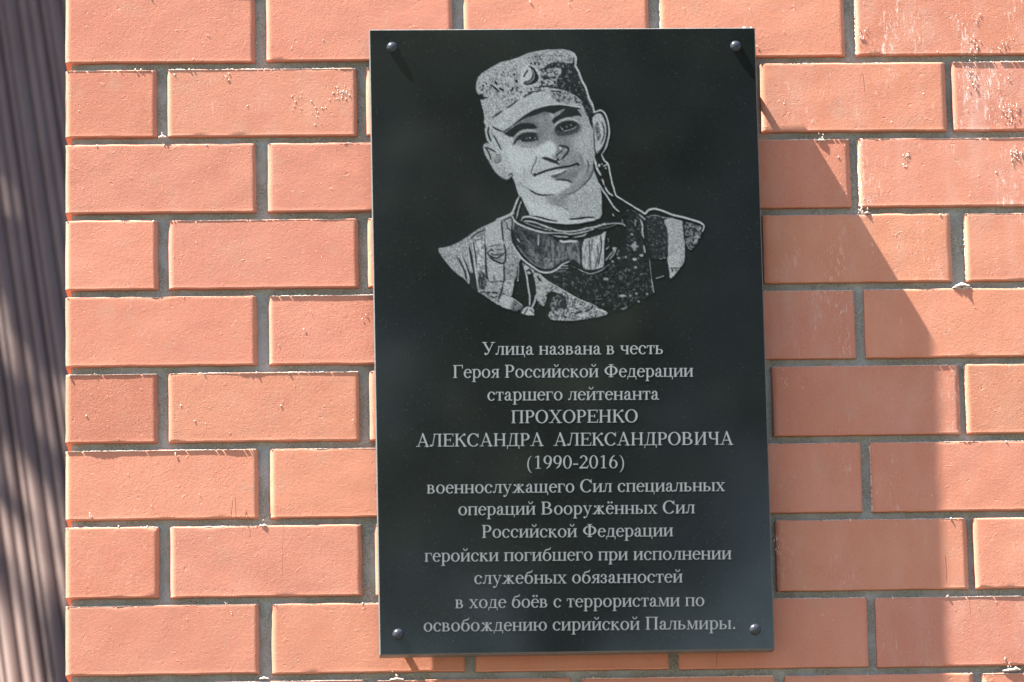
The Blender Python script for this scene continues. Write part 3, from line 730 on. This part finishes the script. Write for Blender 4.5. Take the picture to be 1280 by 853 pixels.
def empty(name, loc=(0, 0, 0)):
    o = bpy.data.objects.new(name, None); COL.objects.link(o); o.location = loc; o.empty_display_size = .1
    return o


def mesh_np(name, V, Q, smooth=False):
    me = bpy.data.meshes.new(name)
    V = np.asarray(V, dtype=np.float32); Q = np.asarray(Q, dtype=np.int32)
    me.vertices.add(len(V)); me.vertices.foreach_set('co', V.ravel())
    me.loops.add(Q.size); me.loops.foreach_set('vertex_index', Q.ravel())
    me.polygons.add(len(Q)); me.polygons.foreach_set('loop_start', np.arange(0, Q.size, Q.shape[1], dtype=np.int32))
    me.update(calc_edges=True)
    if smooth: me.polygons.foreach_set('use_smooth', np.ones(len(Q), bool))
    me.validate()
    return me


# ---------------------------------------------------------------- ground
me = mesh_np('ground', [(-300, -300, 0), (300, -300, 0), (300, 300, 0), (-300, 300, 0)], [(0, 1, 2, 3)])
g_ = obj('ground', me, m_ground); g_['kind'] = 'structure'

# ---------------------------------------------------------------- brick wall
wall = empty('brick_wall', (0, 0, 0))
tag(wall, 'orange red brick wall of wide stretchers and headers with grey recessed joints, carrying the plaque', 'wall')
RNG = np.random.RandomState(11)
# bed joints: picture height at u = 200 and at u = 1250
JL = [-11.5, 82.8, 176, 270.8, 366.4, 462.3, 558, 653.9, 752, 848.4]
JR = [-22.5, 72.2, 167.4, 262, 355.7, 450.3, 546.6, 642.8, 740.3, 836.8]
# brick ends (picture u at mid height) per course
ROWS = [
    [(82, 318.3), (333, 565.5), (580, 811.5), (825.5, 1055.2), (1069.3, 1300)],
    [(82, 196), (209.5, 446), (458, 691), (704, 937), (951, 1182.5), (1190.7, 1306)],
    [(82, 320), (335, 568), (583, 815), (828, 1063.4), (1073.3, 1306)],
    [(82, 197.5), (211, 448), (460, 693), (707, 941), (954.5, 1189), (1206.5, 1322)],
    [(82, 321), (336.5, 570), (584.5, 817), (831, 1069), (1081, 1318)],
    [(82, 197), (211, 449), (462, 696), (710, 949), (966, 1200), (1207.5, 1323)],
    [(82, 323), (338, 575), (589, 825), (839, 1077.3), (1089, 1326)],
    [(82, 199), (213, 452.5), (469, 703), (717, 956), (970.5, 1209.6), (1218, 1334)],
    [(82, 324), (340, 580.5), (594, 835), (848, 1085), (1095.5, 1335)],
]
TINT = {(1, 0): (.93, .90, .90), (5, 0): (.84, .78, .76), (1, 4): (1.0, 1.0, .98), (1, 5): (.95, .93, .98), (2, 3): (.97, .93, .93),
        (5, 4): (.95, .93, .95), (8, 0): (.95, .95, .97), (8, 4): (.93, .92, .98), (6, 0): (1.03, 1.05, 1.05), (0, 4): (.96, .93, .92),
        (4, 4): (1.04, 1.04, 1.0), (7, 0): (.97, .93, .93)}
STAIN = {(0, 4): .9, (1, 5): 1.0, (2, 4): .75, (1, 4): .45, (3, 4): .55, (1, 1): .35, (3, 5): .5, (4, 3): .5, (5, 4): .45, (6, 3): .4, (7, 4): .35,
         (2, 3): .35, (4, 4): .3, (8, 4): .4}


def axis(L, edge, step):
    e = [x for x in edge if x < L * .45]
    k = max(1, int((L - 2 * e[-1]) / step))
    mid = np.linspace(e[-1], L - e[-1], k + 1)[1:-1]
    return np.array(e + list(mid) + [L - x for x in reversed(e)])


def noise1(n, amp, rng, k=3):
    v = rng.randn(n + 2 * k)
    ker = np.ones(k) / k
    return np.convolve(v, ker, 'same')[k:-k] * amp * math.sqrt(k)


def brick_mesh(w, h, d, rng, fine=True):
    """clay brick: slightly bowed face, worn arrises, small chips; x 0..w, z 0..h, face at y 0, body to +d"""
    ex = [0, .0008, .0018, .0032, .0050, .0075] if fine else [0, .0015, .005]
    ez = [0, .0006, .0014, .0026, .0042, .007] if fine else [0, .0012, .004]
    xs = axis(w, ex, .0085 if fine else .05); zs = axis(h, ez, .009 if fine else .03)
    nx, nz = len(xs), len(zs)
    X, Z = np.meshgrid(xs, zs)
    Y = np.zeros_like(X)
    # worn vertical arrises
    bw = .0050 + .0006 * rng.randn(); bd = .0022 + .0003 * rng.randn()
    for dd in (X, w - X):
        Y += bd * np.clip(1 - dd / bw, 0, 1) ** 1.4
    top = h - Z
    Y += .0008 * np.clip(1 - top / .0016, 0, 1) ** 1.4
    # lower arris: a slight lip, then it falls away
    Y -= .00022 * np.exp(-((Z - .0012) / .0014) ** 2)
    Y += .0012 * np.clip(1 - Z / .0008, 0, 1)
    # bow and waviness of the face
    for _ in range(7):
        lx = rng.uniform(.05, .22); lz = rng.uniform(.03, .12); ph = rng.uniform(0, 6.28, 2)
        Y += .000045 * rng.randn() * np.sin(X / lx * 6.28 + ph[0]) * np.sin(Z / lz * 6.28 + ph[1])
    if fine:
        Y += .000022 * rng.randn(*X.shape)
    # ragged outline
    jx0, jx1 = noise1(nz, .00022, rng), noise1(nz, .00022, rng)
    jz0, jz1 = noise1(nx, .00020, rng), noise1(nx, .00030, rng)
    fx = np.clip(1 - X / .02, 0, 1); fx1 = np.clip(1 - (w - X) / .02, 0, 1)
    fz = np.clip(1 - Z / .01, 0, 1); fz1 = np.clip(1 - top / .01, 0, 1)
    XX = X + fx * jx0[:, None] - fx1 * jx1[:, None]
    ZZ = Z + fz * jz0[None, :] - fz1 * jz1[None, :]
    if fine:
        for _ in range(rng.randint(1, 5)):              # chips knocked off the arrises
            c = rng.rand() * w; r = rng.uniform(.0015, .0042); side = rng.rand()
            zc = 0 if side < .6 else h
            q = np.hypot((X - c) / 1.4, Z - zc) / r
            Y += .0016 * np.clip(1 - q, 0, 1) ** .6
    V = np.stack([XX, Y, ZZ], -1).reshape(-1, 3)
    idx = np.arange(nx * nz).reshape(nz, nx)
    Q = np.stack([idx[:-1, :-1], idx[:-1, 1:], idx[1:, 1:], idx[1:, :-1]], -1).reshape(-1, 4)
    ring = np.concatenate([idx[0, :], idx[1:, -1], idx[-1, -2::-1], idx[-2:0:-1, 0]])
    m = len(ring)
    B = V[ring].copy(); B[:, 1] = d
    # gentle wobble of the arris depth line
    V2 = np.concatenate([V, B]); o = len(V)
    r2 = np.roll(ring, -1); b2 = o + np.arange(m); b3 = np.roll(b2, -1)
    Q2 = np.stack([r2, ring, b2, b3], -1)
    me = mesh_np('brick', V2, np.concatenate([Q, Q2]))
    sm = np.zeros(len(me.polygons), bool); sm[:len(Q)] = True
    me.polygons.foreach_set('use_smooth', sm)
    me.materials.append(m_brick)
    return me


def add_brick(x0, x1, z0, z1, d, tint, stain, fine=True, tilt=True):
    me = brick_mesh(x1 - x0, z1 - z0, d, RNG, fine)
    o = obj('brick', me, None, wall)
    y = RNG.uniform(-.0006, .0006)
    o.location = (x0, y, z0)
    if tilt:
        o.rotation_euler = (RNG.uniform(-.0030, .0030), 0, RNG.uniform(-.0030, .0030))
    o.color = (*tint, stain)
    return o


def jv(k, u):
    if k < 0: k, e = 0, k
    elif k > 9: k, e = 9, k - 9
    else: e = 0
    return JL[k] + (JR[k] - JL[k]) * (u - 200) / 1050 + e * 95.6


LIPS = []            # brick rectangles in view, for the mortar lips
for r, row in enumerate(ROWS):
    for i, (u0, u1) in enumerate(row):
        vm = (jv(r, (u0 + u1) / 2) + jv(r + 1, (u0 + u1) / 2)) / 2
        um = (u0 + u1) / 2
        za = on_plane(um, jv(r, um) + 4.9).z; zb = on_plane(um, jv(r + 1, um) - 4.7).z
        xa = on_plane(u0, vm).x; xb = on_plane(u1, vm).x
        t = TINT.get((r, i)); base = RNG.uniform(.93, 1.05)
        if t is None: t = (base, base * RNG.uniform(.97, 1.03), base * RNG.uniform(.96, 1.06))
        header = i == 0 and r % 2 == 1
        add_brick(xa, xb, zb, za, .25 if header else .12, t, STAIN.get((r, i), .12 if u0 < 900 else .3))
        LIPS.append((xa, xb, zb, za, u0, r))
# the wall goes on beyond the picture: regular courses
X0 = on_plane(82, 415).x
def regular(zb, za, odd, xstart, only_after=None):
    x = xstart; first = True
    while x < 2.45:
        w = .12 if (odd and first) else .2475
        if only_after is None or x >= only_after - .02:
            base = RNG.uniform(.93, 1.05)
            add_brick(x, x + w, zb, za, .25 if (odd and first) else .12, (base, base, base), .3, fine=False, tilt=False)
        x += w + .0145; first = False
zt = on_plane(400, jv(0, 400) - 4.7).z
for k in range(4):
    regular(zt + k * .1012, zt + k * .1012 + .0905, k % 2 == 0, X0)
zb_ = on_plane(400, jv(9, 400) + 4.9).z
# the course cut by the lower edge of the picture
row9 = [(82, 200), (214, 455), (470, 714), (728.5, 969), (982.5, 1218.5), (1229, 1345)]
for (u0, u1) in row9:
    um = (u0 + u1) / 2
    za = on_plane(um, jv(9, um) + 4.9).z
    xa = on_plane(u0, 880).x; xb = on_plane(u1, 880).x
    base = RNG.uniform(.95, 1.03)
    add_brick(xa, xb, za - .0905, za, .25 if u0 < 90 else .12, (base, base, base), .2)
    LIPS.append((xa, xb, za - .0905, za, u0, 9))
z9 = on_plane(82, jv(9, 200) + 4.9).z
for k in range(1, 6):
    za = z9 - k * .1012 - .002
    regular(za - .0905, za, k % 2 == 0, X0)
# right of the picture, courses 0..9
for r in range(10):
    row = ROWS[r] if r < 9 else row9
    u1 = row[-1][1]
    za = on_plane(1290, jv(r, 1290) + 4.9).z; zb = on_plane(1290, jv(r + 1, 1290) - 4.7).z
    x = on_plane(u1, 400).x + .0145
    while x < 2.45:
        base = RNG.uniform(.93, 1.05)
        add_brick(x, x + .2475, zb, za, .12, (base, base, base), .4, fine=False, tilt=False)
        x += .262
wall_top = zt + 4 * .1012; wall_bot = z9 - 6 * .1012

# mortar bed: one rough recessed body, its left end kept back from the corner
def mortar(x0, x1, z0, z1, step):
    xs = np.arange(x0, x1 + step, step); zs = np.arange(z0, z1 + step, step)
    X, Z = np.meshgrid(xs, zs)
    Y = .0085 + smooth_noise(X.shape, 5, 3) * .0018 + smooth_noise(X.shape, 2.2, 4) * .0011 + smooth_noise(X.shape, 24, 6) * .0015
    V = np.stack([X, Y, Z], -1).reshape(-1, 3)
    idx = np.arange(X.size).reshape(X.shape)
    Q = np.stack([idx[:-1, :-1], idx[:-1, 1:], idx[1:, 1:], idx[1:, :-1]], -1).reshape(-1, 4)
    return V, Q
V, Q = mortar(X0 + .007, 1.36, zb_ - .12, on_plane(640, -14).z + .03, .0032)
me = mesh_np('mortar', V, Q, True)
mo = obj('mortar', me, m_mortar, wall)
bm = bmesh.new()
def bbox(bm, x0, x1, y0, y1, z0, z1):
    vs = [bm.verts.new(p) for p in ((x0, y0, z0), (x1, y0, z0), (x1, y1, z0), (x0, y1, z0), (x0, y0, z1), (x1, y0, z1), (x1, y1, z1), (x0, y1, z1))]
    for f in ((0, 1, 5, 4), (1, 2, 6, 5), (2, 3, 7, 6), (3, 0, 4, 7), (4, 5, 6, 7), (3, 2, 1, 0)):
        bm.faces.new([vs[i] for i in f])
bbox(bm, X0 + .013, 2.42, .0155, .112, wall_bot, wall_top - .012)
me = bpy.data.meshes.new('mortar_core'); bm.to_mesh(me); bm.free()
obj('mortar_core', me, m_mortar, wall)
# rendered plinth under the brickwork
bm = bmesh.new(); bbox(bm, X0 - .03, 2.6, -.04, .27, -.02, wall_bot + .001)
bmesh.ops.bevel(bm, geom=bm.edges[:], offset=.012, segments=2, affect='EDGES')
me = bpy.data.meshes.new('plinth'); bm.to_mesh(me); bm.free()
obj('plinth', me, m_render, wall)

# mortar lips: thin ragged ridges left along the upper arris, and here and there on the left arris
def crumb(V, Q, c, r, rng, flat=.55):
    """small irregular lump"""
    n = len(V); k = 6
    lay = [(-.2, 1.0), (.45, .75)]
    for yy, rr in lay:
        for i in range(k):
            a = i / k * 6.283 + rng.rand() * .4
            q = r * rr * rng.uniform(.65, 1.2)
            V.append((c[0] + math.cos(a) * q, c[1] - yy * r * flat * 1.6, c[2] + math.sin(a) * q * 1.45))
    V.append((c[0] + rng.randn() * r * .2, c[1] - r * flat * rng.uniform(.9, 1.4), c[2] + rng.randn() * r * .2))
    for i in range(k):
        j = (i + 1) % k
        Q.append((n + j, n + i, n + k + i)); Q.append((n + j, n + k + i, n + k + j)); Q.append((n + k + j, n + k + i, n + 2 * k))

def splat(V, Q, c, r, rng):
    """flat ragged smear of mortar, longer downwards"""
    n = len(V); k = 11; el = rng.uniform(1.1, 2.3); sh = rng.uniform(-.3, .5)
    for lay, (yy, rr) in enumerate(((.0, 1.0), (-.00018, .72))):
        for i in range(k):
            a = i / k * 6.283
            q = r * rr * (.45 + .75 * abs(math.sin(a * 2.5 + el * 9)) * rng.uniform(.5, 1.2))
            dz = math.sin(a) * q * el
            V.append((c[0] + math.cos(a) * q * .8 - sh * dz * .3, c[1] + yy + .0001 - (rng.rand() * .00015 if lay else 0), c[2] + dz))
    V.append((c[0], c[1] - rng.uniform(.0003, .0008), c[2]))
    for i in range(k):
        j = (i + 1) % k
        Q.append((n + j, n + i, n + k + i)); Q.append((n + j, n + k + i, n + k + j)); Q.append((n + k + j, n + k + i, n + 2 * k))


V, Q = [], []
for (xa, xb, zb, za, u0, r) in LIPS:
    # ridge strip along the top: a triangular section of varying height
    x = xa + .0015; amp = RNG.uniform(.25, .95) ** 1.3; ph = RNG.uniform(0, 6.28); prev = None
    while x < xb - .001:
        hgt = max(0, (.55 + .45 * math.sin(x * 60 + ph) + RNG.randn() * .38)) * .0011 * amp + .0001
        act = max(0, math.sin(x * 31 + ph * 3) + math.sin(x * 73 + ph) - 1.0)
        pr = .0001 + RNG.uniform(.2, 1.0) * .0010 * amp * act
        z = za - .0004 + RNG.randn() * .00015
        base = len(V)
        V += [(x, .0014, z - .0010), (x, -pr, z - .0002 + hgt * .3), (x, .0012, z + hgt)]
        if prev is not None and RNG.rand() > .07:
            p = prev
            Q += [(p, base, base + 1), (p, base + 1, p + 1), (p + 1, base + 1, base + 2), (p + 1, base + 2, p + 2)]
        prev = base
        x += RNG.uniform(.0010, .0024)
    if u0 > 90 and RNG.rand() < .25:
        z = zb + .002; prev = None
        while z < za - .001:
            wdt = max(0, .5 + RNG.randn() * .5) * .0009 + .0001
            base = len(V)
            V += [(xa + .0010, .0030, z), (xa - wdt * .3, .0022, z), (xa - wdt, .0045, z)]
            if prev is not None and RNG.rand() > .15:
                p = prev
                Q += [(base, p, p + 1), (base, p + 1, base + 1), (base + 1, p + 1, p + 2), (base + 1, p + 2, base + 2)]
            prev = base
            z += RNG.uniform(.0012, .003)
    # odd lumps on the upper arris and a sprinkle over the face
    for _ in range(RNG.randint(0, 4)):
        crumb(V, Q, (RNG.uniform(xa, xb), -.0002, za - RNG.uniform(-.001, .002)), RNG.uniform(.0006, .0016), RNG)
    for _ in range(int((xb - xa) * RNG.uniform(30, 90))):
        crumb(V, Q, (RNG.uniform(xa + .004, xb - .004), .0002, RNG.uniform(zb + .003, za - .003)), RNG.uniform(.00025, .0006) * (1 if RNG.rand() < .85 else 1.8), RNG)
# places the photograph shows clearly: (u, v, spread, count, size mm)
for (u, v, sp, cnt, sz) in [(1203, 357, 4, 6, 1.2), (430, 115, 6, 22, 1.3), (418, 120, 7, 14, 1.0), (370, 130, 7, 16, .9), (396, 138, 8, 16, .9),
                            (284, 97, 4, 10, 1.1), (365, 60, 1.2, 4, 1.8), (403, 52, 1.5, 3, 1.2), (449, 50, 1, 2, 1.2), (1153, 112, 4, 20, 1.6), (1150, 124, 5, 18, 1.1), (1112, 150, 3, 5, 1.6),
                            (1140, 155, 5, 14, 1.0), (1134, 195, 4, 16, 1.3), (1132, 205, 4, 12, .9), (1026, 176, 5, 12, 1.5), (1118, 83, 3, 6, 1.5), (1142, 83, 3, 6, 1.3), (980, 128, 4, 8, .9),
                            (1018, 154, 4, 8, .9), (1082, 254, 7, 12, 1.3), (1076, 265, 5, 14, 1.6), (203, 172, 4, 5, 1.2), (946, 59, 1.5, 4, 1.4), (1222, 25, 6, 10, 1.0), (1215, 55, 7, 22, 1.2),
                            (1255, 55, 8, 18, 1.0), (1217, 106, 4, 14, 1.3), (1262, 140, 10, 40, 1.1), (1210, 88, 8, 18, 1.1), (1270, 195, 6, 30, 1.2), (1122, 290, 5, 24, 1.1), (1125, 310, 4, 14, 1.0),
                            (1077, 44, 7, 18, 1.1), (497, 848, 9, 6, 1.2), (328, 657, 3, 7, 1.3), (174, 205, 2.5, 6, 1.0), (220, 568, 2, 6, 1.2), (285, 757, 7, 8, 1.0), (240, 757, 8, 6, 1.0),
                            (968, 675, 3, 12, 1.0), (972, 690, 4, 12, 1.0), (1262, 835, 8, 8, 1.2), (60 + 920, 480, 6, 14, .9), (1190, 400, 2, 3, .9), (173, 300, 2, 4, 1.0), (380, 411, 1.5, 3, 1.6),
                            (115, 645, 3, 6, 1.3), (1137, 415, 1.2, 2, .9)]:
    p = on_plane(u, v)
    s = 1 / 970.
    for _ in range(int(cnt * .55)):
        splat(V, Q, (p.x + RNG.randn() * sp * s * .55, -.0001, p.z + RNG.randn() * sp * s * .9), RNG.uniform(.35, 1.15) * sz * .001, RNG)
    for _ in range(int(cnt * .3)):
        crumb(V, Q, (p.x + RNG.randn() * sp * s * .55, -.0001, p.z + RNG.randn() * sp * s * .8), RNG.uniform(.3, .85) * sz * .001, RNG, .5)
for (u, v, wdt, hgt) in ((1203, 357, .010, .0050), (1196, 359, .006, .0022), (1209, 359.5, .006, .0018), (1084, 266, .0045, .003), (1026, 175, .006, .0018), (203, 171, .005, .003),
                        (330, 848, .006, .002), (496, 849, .009, .0026), (1262, 838, .009, .003), (330, 657, .004, .002), (1270, 837, .006, .004)):
    c = on_plane(u, v); base = len(V); K2 = 15
    for i in range(K2):
        t = i / (K2 - 1) * 2 - 1; prf = (1 - abs(t)) ** 1.1
        x = c.x + t * wdt
        V += [(x, .004, c.z - .0012), (x, -.0008 - .0028 * prf * RNG.uniform(.5, 1.2) * hgt / .005, c.z - .0005 - .0008 * RNG.rand()), (x, .001, c.z + hgt * prf * RNG.uniform(.7, 1.15) + .0002), (x, .006, c.z + hgt * prf * .6)]
        if i:
            q0 = base + (i - 1) * 4; q1 = q0 + 4
            for j in range(3): Q += [(q0 + j, q1 + j, q1 + j + 1), (q0 + j, q1 + j + 1, q0 + j + 1)]
me = mesh_np('mortar_residue', V, Q, False)
o = obj('mortar_residue', me, m_crumb, wall); o['kind'] = 'stuff'

# ---------------------------------------------------------------- memorial plaque
THICK, GAP = .033, .0142
YF = -(THICK + GAP)
cs = [on_plane(461.4, 37.2, YF), on_plane(943.7, 34.6, YF), on_plane(968.3, 811.9, YF), on_plane(474.6, 819.3, YF)]
print('plaque corners', [tuple(round(q, 4) for q in c) for c in cs])
plaque = empty('memorial_plaque', ((cs[2].x + cs[3].x) / 2, -GAP, (cs[2].z + cs[3].z) / 2))
tag(plaque, 'black polished granite plaque with an engraved soldier portrait above thirteen lines of lettering', 'plaque')
def pchild(name, me, m):
    o = obj(name, me, m, plaque)
    o.matrix_parent_inverse = Matrix.Translation(plaque.location).inverted()
    return o
bm = bmesh.new()
ring = [bm.verts.new((c.x, YF, c.z)) for c in cs]; ringb = [bm.verts.new((c.x, -GAP, c.z)) for c in cs]
bm.faces.new(ring[::-1]); bm.faces.new(ringb)
for i in range(4):
    j = (i + 1) % 4
    bm.faces.new((ring[i], ring[j], ringb[j], ringb[i]))
bmesh.ops.recalc_face_normals(bm, faces=bm.faces)
res = bmesh.ops.bevel(bm, geom=[e for e in bm.edges if all(v.co.y < YF + 1e-4 for v in e.verts)], offset=.0011, segments=1, affect='EDGES')
me = bpy.data.meshes.new('slab'); bm.to_mesh(me); bm.free()
me.materials.append(m_gran); me.materials.append(m_gran_edge)
for p in me.polygons:
    if p.area < .4: p.material_index = 1
slab = pchild('slab', me, None)


def tone_sheet(name, tone, U0, V0, st, lift, label=None):
    """the engraved pixels of a tone map laid as a sheet a hair proud of the polished face"""
    H, W = tone.shape
    t = np.zeros((H + 2, W + 2)); t[1:-1, 1:-1] = tone
    u = U0 + (np.arange(-1, W + 1) + .5) * st; v = V0 + (np.arange(-1, H + 1) + .5) * st
    U, Vv = np.meshgrid(u, v)
    idx = np.arange(t.size).reshape(t.shape)
    mx = np.maximum.reduce([t[:-1, :-1], t[:-1, 1:], t[1:, 1:], t[1:, :-1]]) > .05
    Q = np.stack([idx[:-1, :-1][mx], idx[1:, :-1][mx], idx[1:, 1:][mx], idx[:-1, 1:][mx]], -1)
    used = np.unique(Q); rm = np.full(t.size, -1); rm[used] = np.arange(len(used))
    P = on_plane_np(U.ravel()[used], Vv.ravel()[used], YF - lift)
    me = mesh_np(name, P, rm[Q])
    a = me.attributes.new('tone', 'FLOAT', 'POINT')
    a.data.foreach_set('value', t.ravel()[used].astype(np.float32))
    o = pchild(name, me, m_gran)
    if label: o['label'] = label
    return o


tone_sheet('engraved_portrait', paint_portrait(), PX0, PY0, 1.0, .0002)
G = make_glyphs()
for (text, u0, u1, v0, v1) in LINES:
    t, U0, V0, st = paint_line(G, text, u0, u1, v0, v1)
    tone_sheet('engraved_text_line', t * (.84 - .10 * (v0 - 440) / 350), U0, V0, st, .0002)

# cover caps of the screws, and the spacers that keep the slab off the wall
def lathe(bm, c, prof, seg=20, ax=-1):
    rings = []
    for (r, d) in prof:
        rings.append([bm.verts.new((c[0] + math.cos(i / seg * 6.2832) * r, c[1] + ax * d, c[2] + math.sin(i / seg * 6.2832) * r)) for i in range(seg)])
    for a, b2 in zip(rings[:-1], rings[1:]):
        for i in range(seg):
            j = (i + 1) % seg
            bm.faces.new((a[i], a[j], b2[j], b2[i]))
    bm.faces.new(rings[-1])
for (u, v) in ((490.3, 59.5), (919.6, 58.0), (497.7, 793.2), (943.8, 787.2)):
    c = on_plane(u, v, YF)
    bm = bmesh.new()
    R = .0067
    lathe(bm, c, [(R + .0006, .0), (R + .0006, .0006), (R, .0010)] + [(R * math.cos(a), .0010 + .0042 * math.sin(a)) for a in np.linspace(.15, 1.45, 8)])
    bmesh.ops.recalc_face_normals(bm, faces=bm.faces)
    me = bpy.data.meshes.new('screw_cap'); bm.to_mesh(me); bm.free()
    me.polygons.foreach_set('use_smooth', np.ones(len(me.polygons), bool))
    pchild('screw_cap', me, m_screw)
    bm = bmesh.new()
    lathe(bm, (c.x, -.001 - GAP, c.z), [(.0045, -.001), (.0045, -GAP - .002)], 12, -1)
    me = bpy.data.meshes.new('spacer'); bm.to_mesh(me); bm.free()
    pchild('spacer', me, m_screw)
# chips knocked out of the upper edge, paler stone
for (u, v, r) in ((930.3, 36.6, .0028), (938.8, 35.0, .0013), (965.5, 810.0, .0010)):
    c = on_plane(u, v, YF)
    V, Q = [], []
    crumb(V, Q, (c.x, YF + .0006, c.z), r, RNG, .12)
    pchild('chip', mesh_np('chip', V, Q), m_chip)

# ---------------------------------------------------------------- profiled steel fence behind the corner
fence = empty('metal_fence', (-.6, 1.5, 0))
tag(fence, 'blurred brown profiled steel fence with slanting ribs behind the left corner of the brick wall', 'fence')
PER = .081; SW = 1.62; SL = 5.6
prof = []
x = 0
while x < SW - 1e-6:
    prof.append((x, 0))
    for gx, gw, gd in ((.016, .0045, .007), (.037, .0035, .004), (.056, .0060, .010), (.072, .0030, .0035)):
        prof += [(x + gx, 0), (x + gx + .001, -gd), (x + gx + gw - .001, -gd), (x + gx + gw, 0)]
    x += PER
ts = np.linspace(0, 1, 12)
V = []
LEAN = math.radians(19)
for t in ts:
    for (px_, d) in prof:
        V.append((px_ - SW / 2, t * SL * math.sin(LEAN) - d * math.cos(LEAN), t * SL * math.cos(LEAN) + d * math.sin(LEAN)))
m_ = len(prof); K = len(ts)
idx = np.arange(m_ * K).reshape(K, m_)
Q = np.stack([idx[:-1, :-1], idx[:-1, 1:], idx[1:, 1:], idx[1:, :-1]], -1).reshape(-1, 4)
me = mesh_np('profiled_sheet', V, Q)
ps_ = obj('profiled_sheet', me, m_fence, fence)
ps_.rotation_euler = (0, math.radians(-9.0), 0)
fence.location = (.35, .80, .0)
TREES = [(1.9, -19.5, 2.9, .92), (3.0, -14.5, .3, 1.0), (-4.6, -16, 1.9, 1.05), (8.2, -15.5, 4.0, .95), (13.5, -17, 2.4, 1.1), (-10.5, -17, 5.2, 1.0)]

# ---------------------------------------------------------------- unseen trees, added behind the camera to darken the plaque's reflections
m_leaf, n, b = mat('tree_leaves')
oi = n.nodes.new('ShaderNodeNewGeometry')
c = mixc(n, oi.outputs['Random Per Island'], (.035, .06, .025), (.075, .105, .045))
n.links.new(c, b.inputs['Base Color']); b.inputs['Roughness'].default_value = .6
m_bark, n, b = mat('tree_bark')
pos = n.nodes.new('ShaderNodeNewGeometry').outputs['Position']
c = mixc(n, tex_noise(n, mapping(n, pos, (30, 30, 6)), 1, 4), (.05, .04, .03), (.16, .13, .10))
n.links.new(c, b.inputs['Base Color']); b.inputs['Roughness'].default_value = .95
def limb(bm, a, b_, ra, rb, seg=9):
    a, b_ = Vector(a), Vector(b_); d = (b_ - a).normalized(); s = d.orthogonal().normalized(); t = d.cross(s)
    r0 = [bm.verts.new(a + (s * math.cos(i / seg * 6.2832) + t * math.sin(i / seg * 6.2832)) * ra) for i in range(seg)]
    r1 = [bm.verts.new(b_ + (s * math.cos(i / seg * 6.2832) + t * math.sin(i / seg * 6.2832)) * rb) for i in range(seg)]
    for i in range(seg):
        j = (i + 1) % seg; bm.faces.new((r0[i], r0[j], r1[j], r1[i]))
def tree_meshes(seed, H, R, lo=.42, nl=420):
    rng = random.Random(seed); bm = bmesh.new(); tips = []
    limb(bm, (0, 0, -.1), (.1, 0, H * lo), .20, .14)
    for k in range(14):
        a = k * 2.4; z0 = H * (lo + .030 * k); L = R * rng.uniform(.55, .95) * (1 - .03 * k)
        p0 = (.1, 0, min(z0, H * lo + .03 * k)); p1 = (math.cos(a) * L * .5, math.sin(a) * L * .5, z0 + L * .35); p2 = (math.cos(a) * L, math.sin(a) * L, z0 + L * .5)
        limb(bm, p0, p1, .07, .045, 6); limb(bm, p1, p2, .045, .015, 5); tips += [p1, p2]
    for k in range(16): tips.append((rng.uniform(-.8, .8) * R, rng.uniform(-.6, .6) * R * .6, H * rng.uniform(lo + .08, .95)))
    tm = bpy.data.meshes.new('trunk'); bm.to_mesh(tm); bm.free()
    V, Q = [], []
    for p in tips:
        cr = R * rng.uniform(.28, .46)
        for _ in range(nl):
            v = Vector((rng.gauss(0, 1), rng.gauss(0, 1), rng.gauss(0, .8))).normalized() * cr * rng.uniform(.35, 1) ** .6
            c_ = Vector(p) + v; s = Vector((rng.gauss(0, 1), rng.gauss(0, 1), rng.gauss(0, 1))).normalized(); t = s.orthogonal().normalized()
            w = rng.uniform(.05, .10); k = len(V)
            V += [tuple(c_ - s * w), tuple(c_ + t * w * .5), tuple(c_ + s * w), tuple(c_ - t * w * .5)]; Q.append((k, k + 1, k + 2, k + 3))
    return tm, mesh_np('crown', V, Q)
tm, cm = tree_meshes(3, 10.5, 2.6)
for (x, y, rz, s_) in TREES:
    t_ = empty('reflection_tree', (x, y, 0)); t_.rotation_euler = (0, 0, rz); t_.scale = (s_, s_, s_)
    tag(t_, 'unseen leafy green tree added behind the camera, darkening the reflections in the black stone', 'tree', 'unseen trees added for the reflections')
    obj('trunk', tm, m_bark, t_); obj('crown', cm, m_leaf, t_)
tm, cm = tree_meshes(8, 12.0, 1.5, .612, 400)
t_ = empty('shade_tree', (-2.25, 1.75, 0))
tag(t_, 'tall slim leafy tree whose crown shades the top of the brown fence', 'tree')
obj('trunk', tm, m_bark, t_); obj('crown', cm, m_leaf, t_)
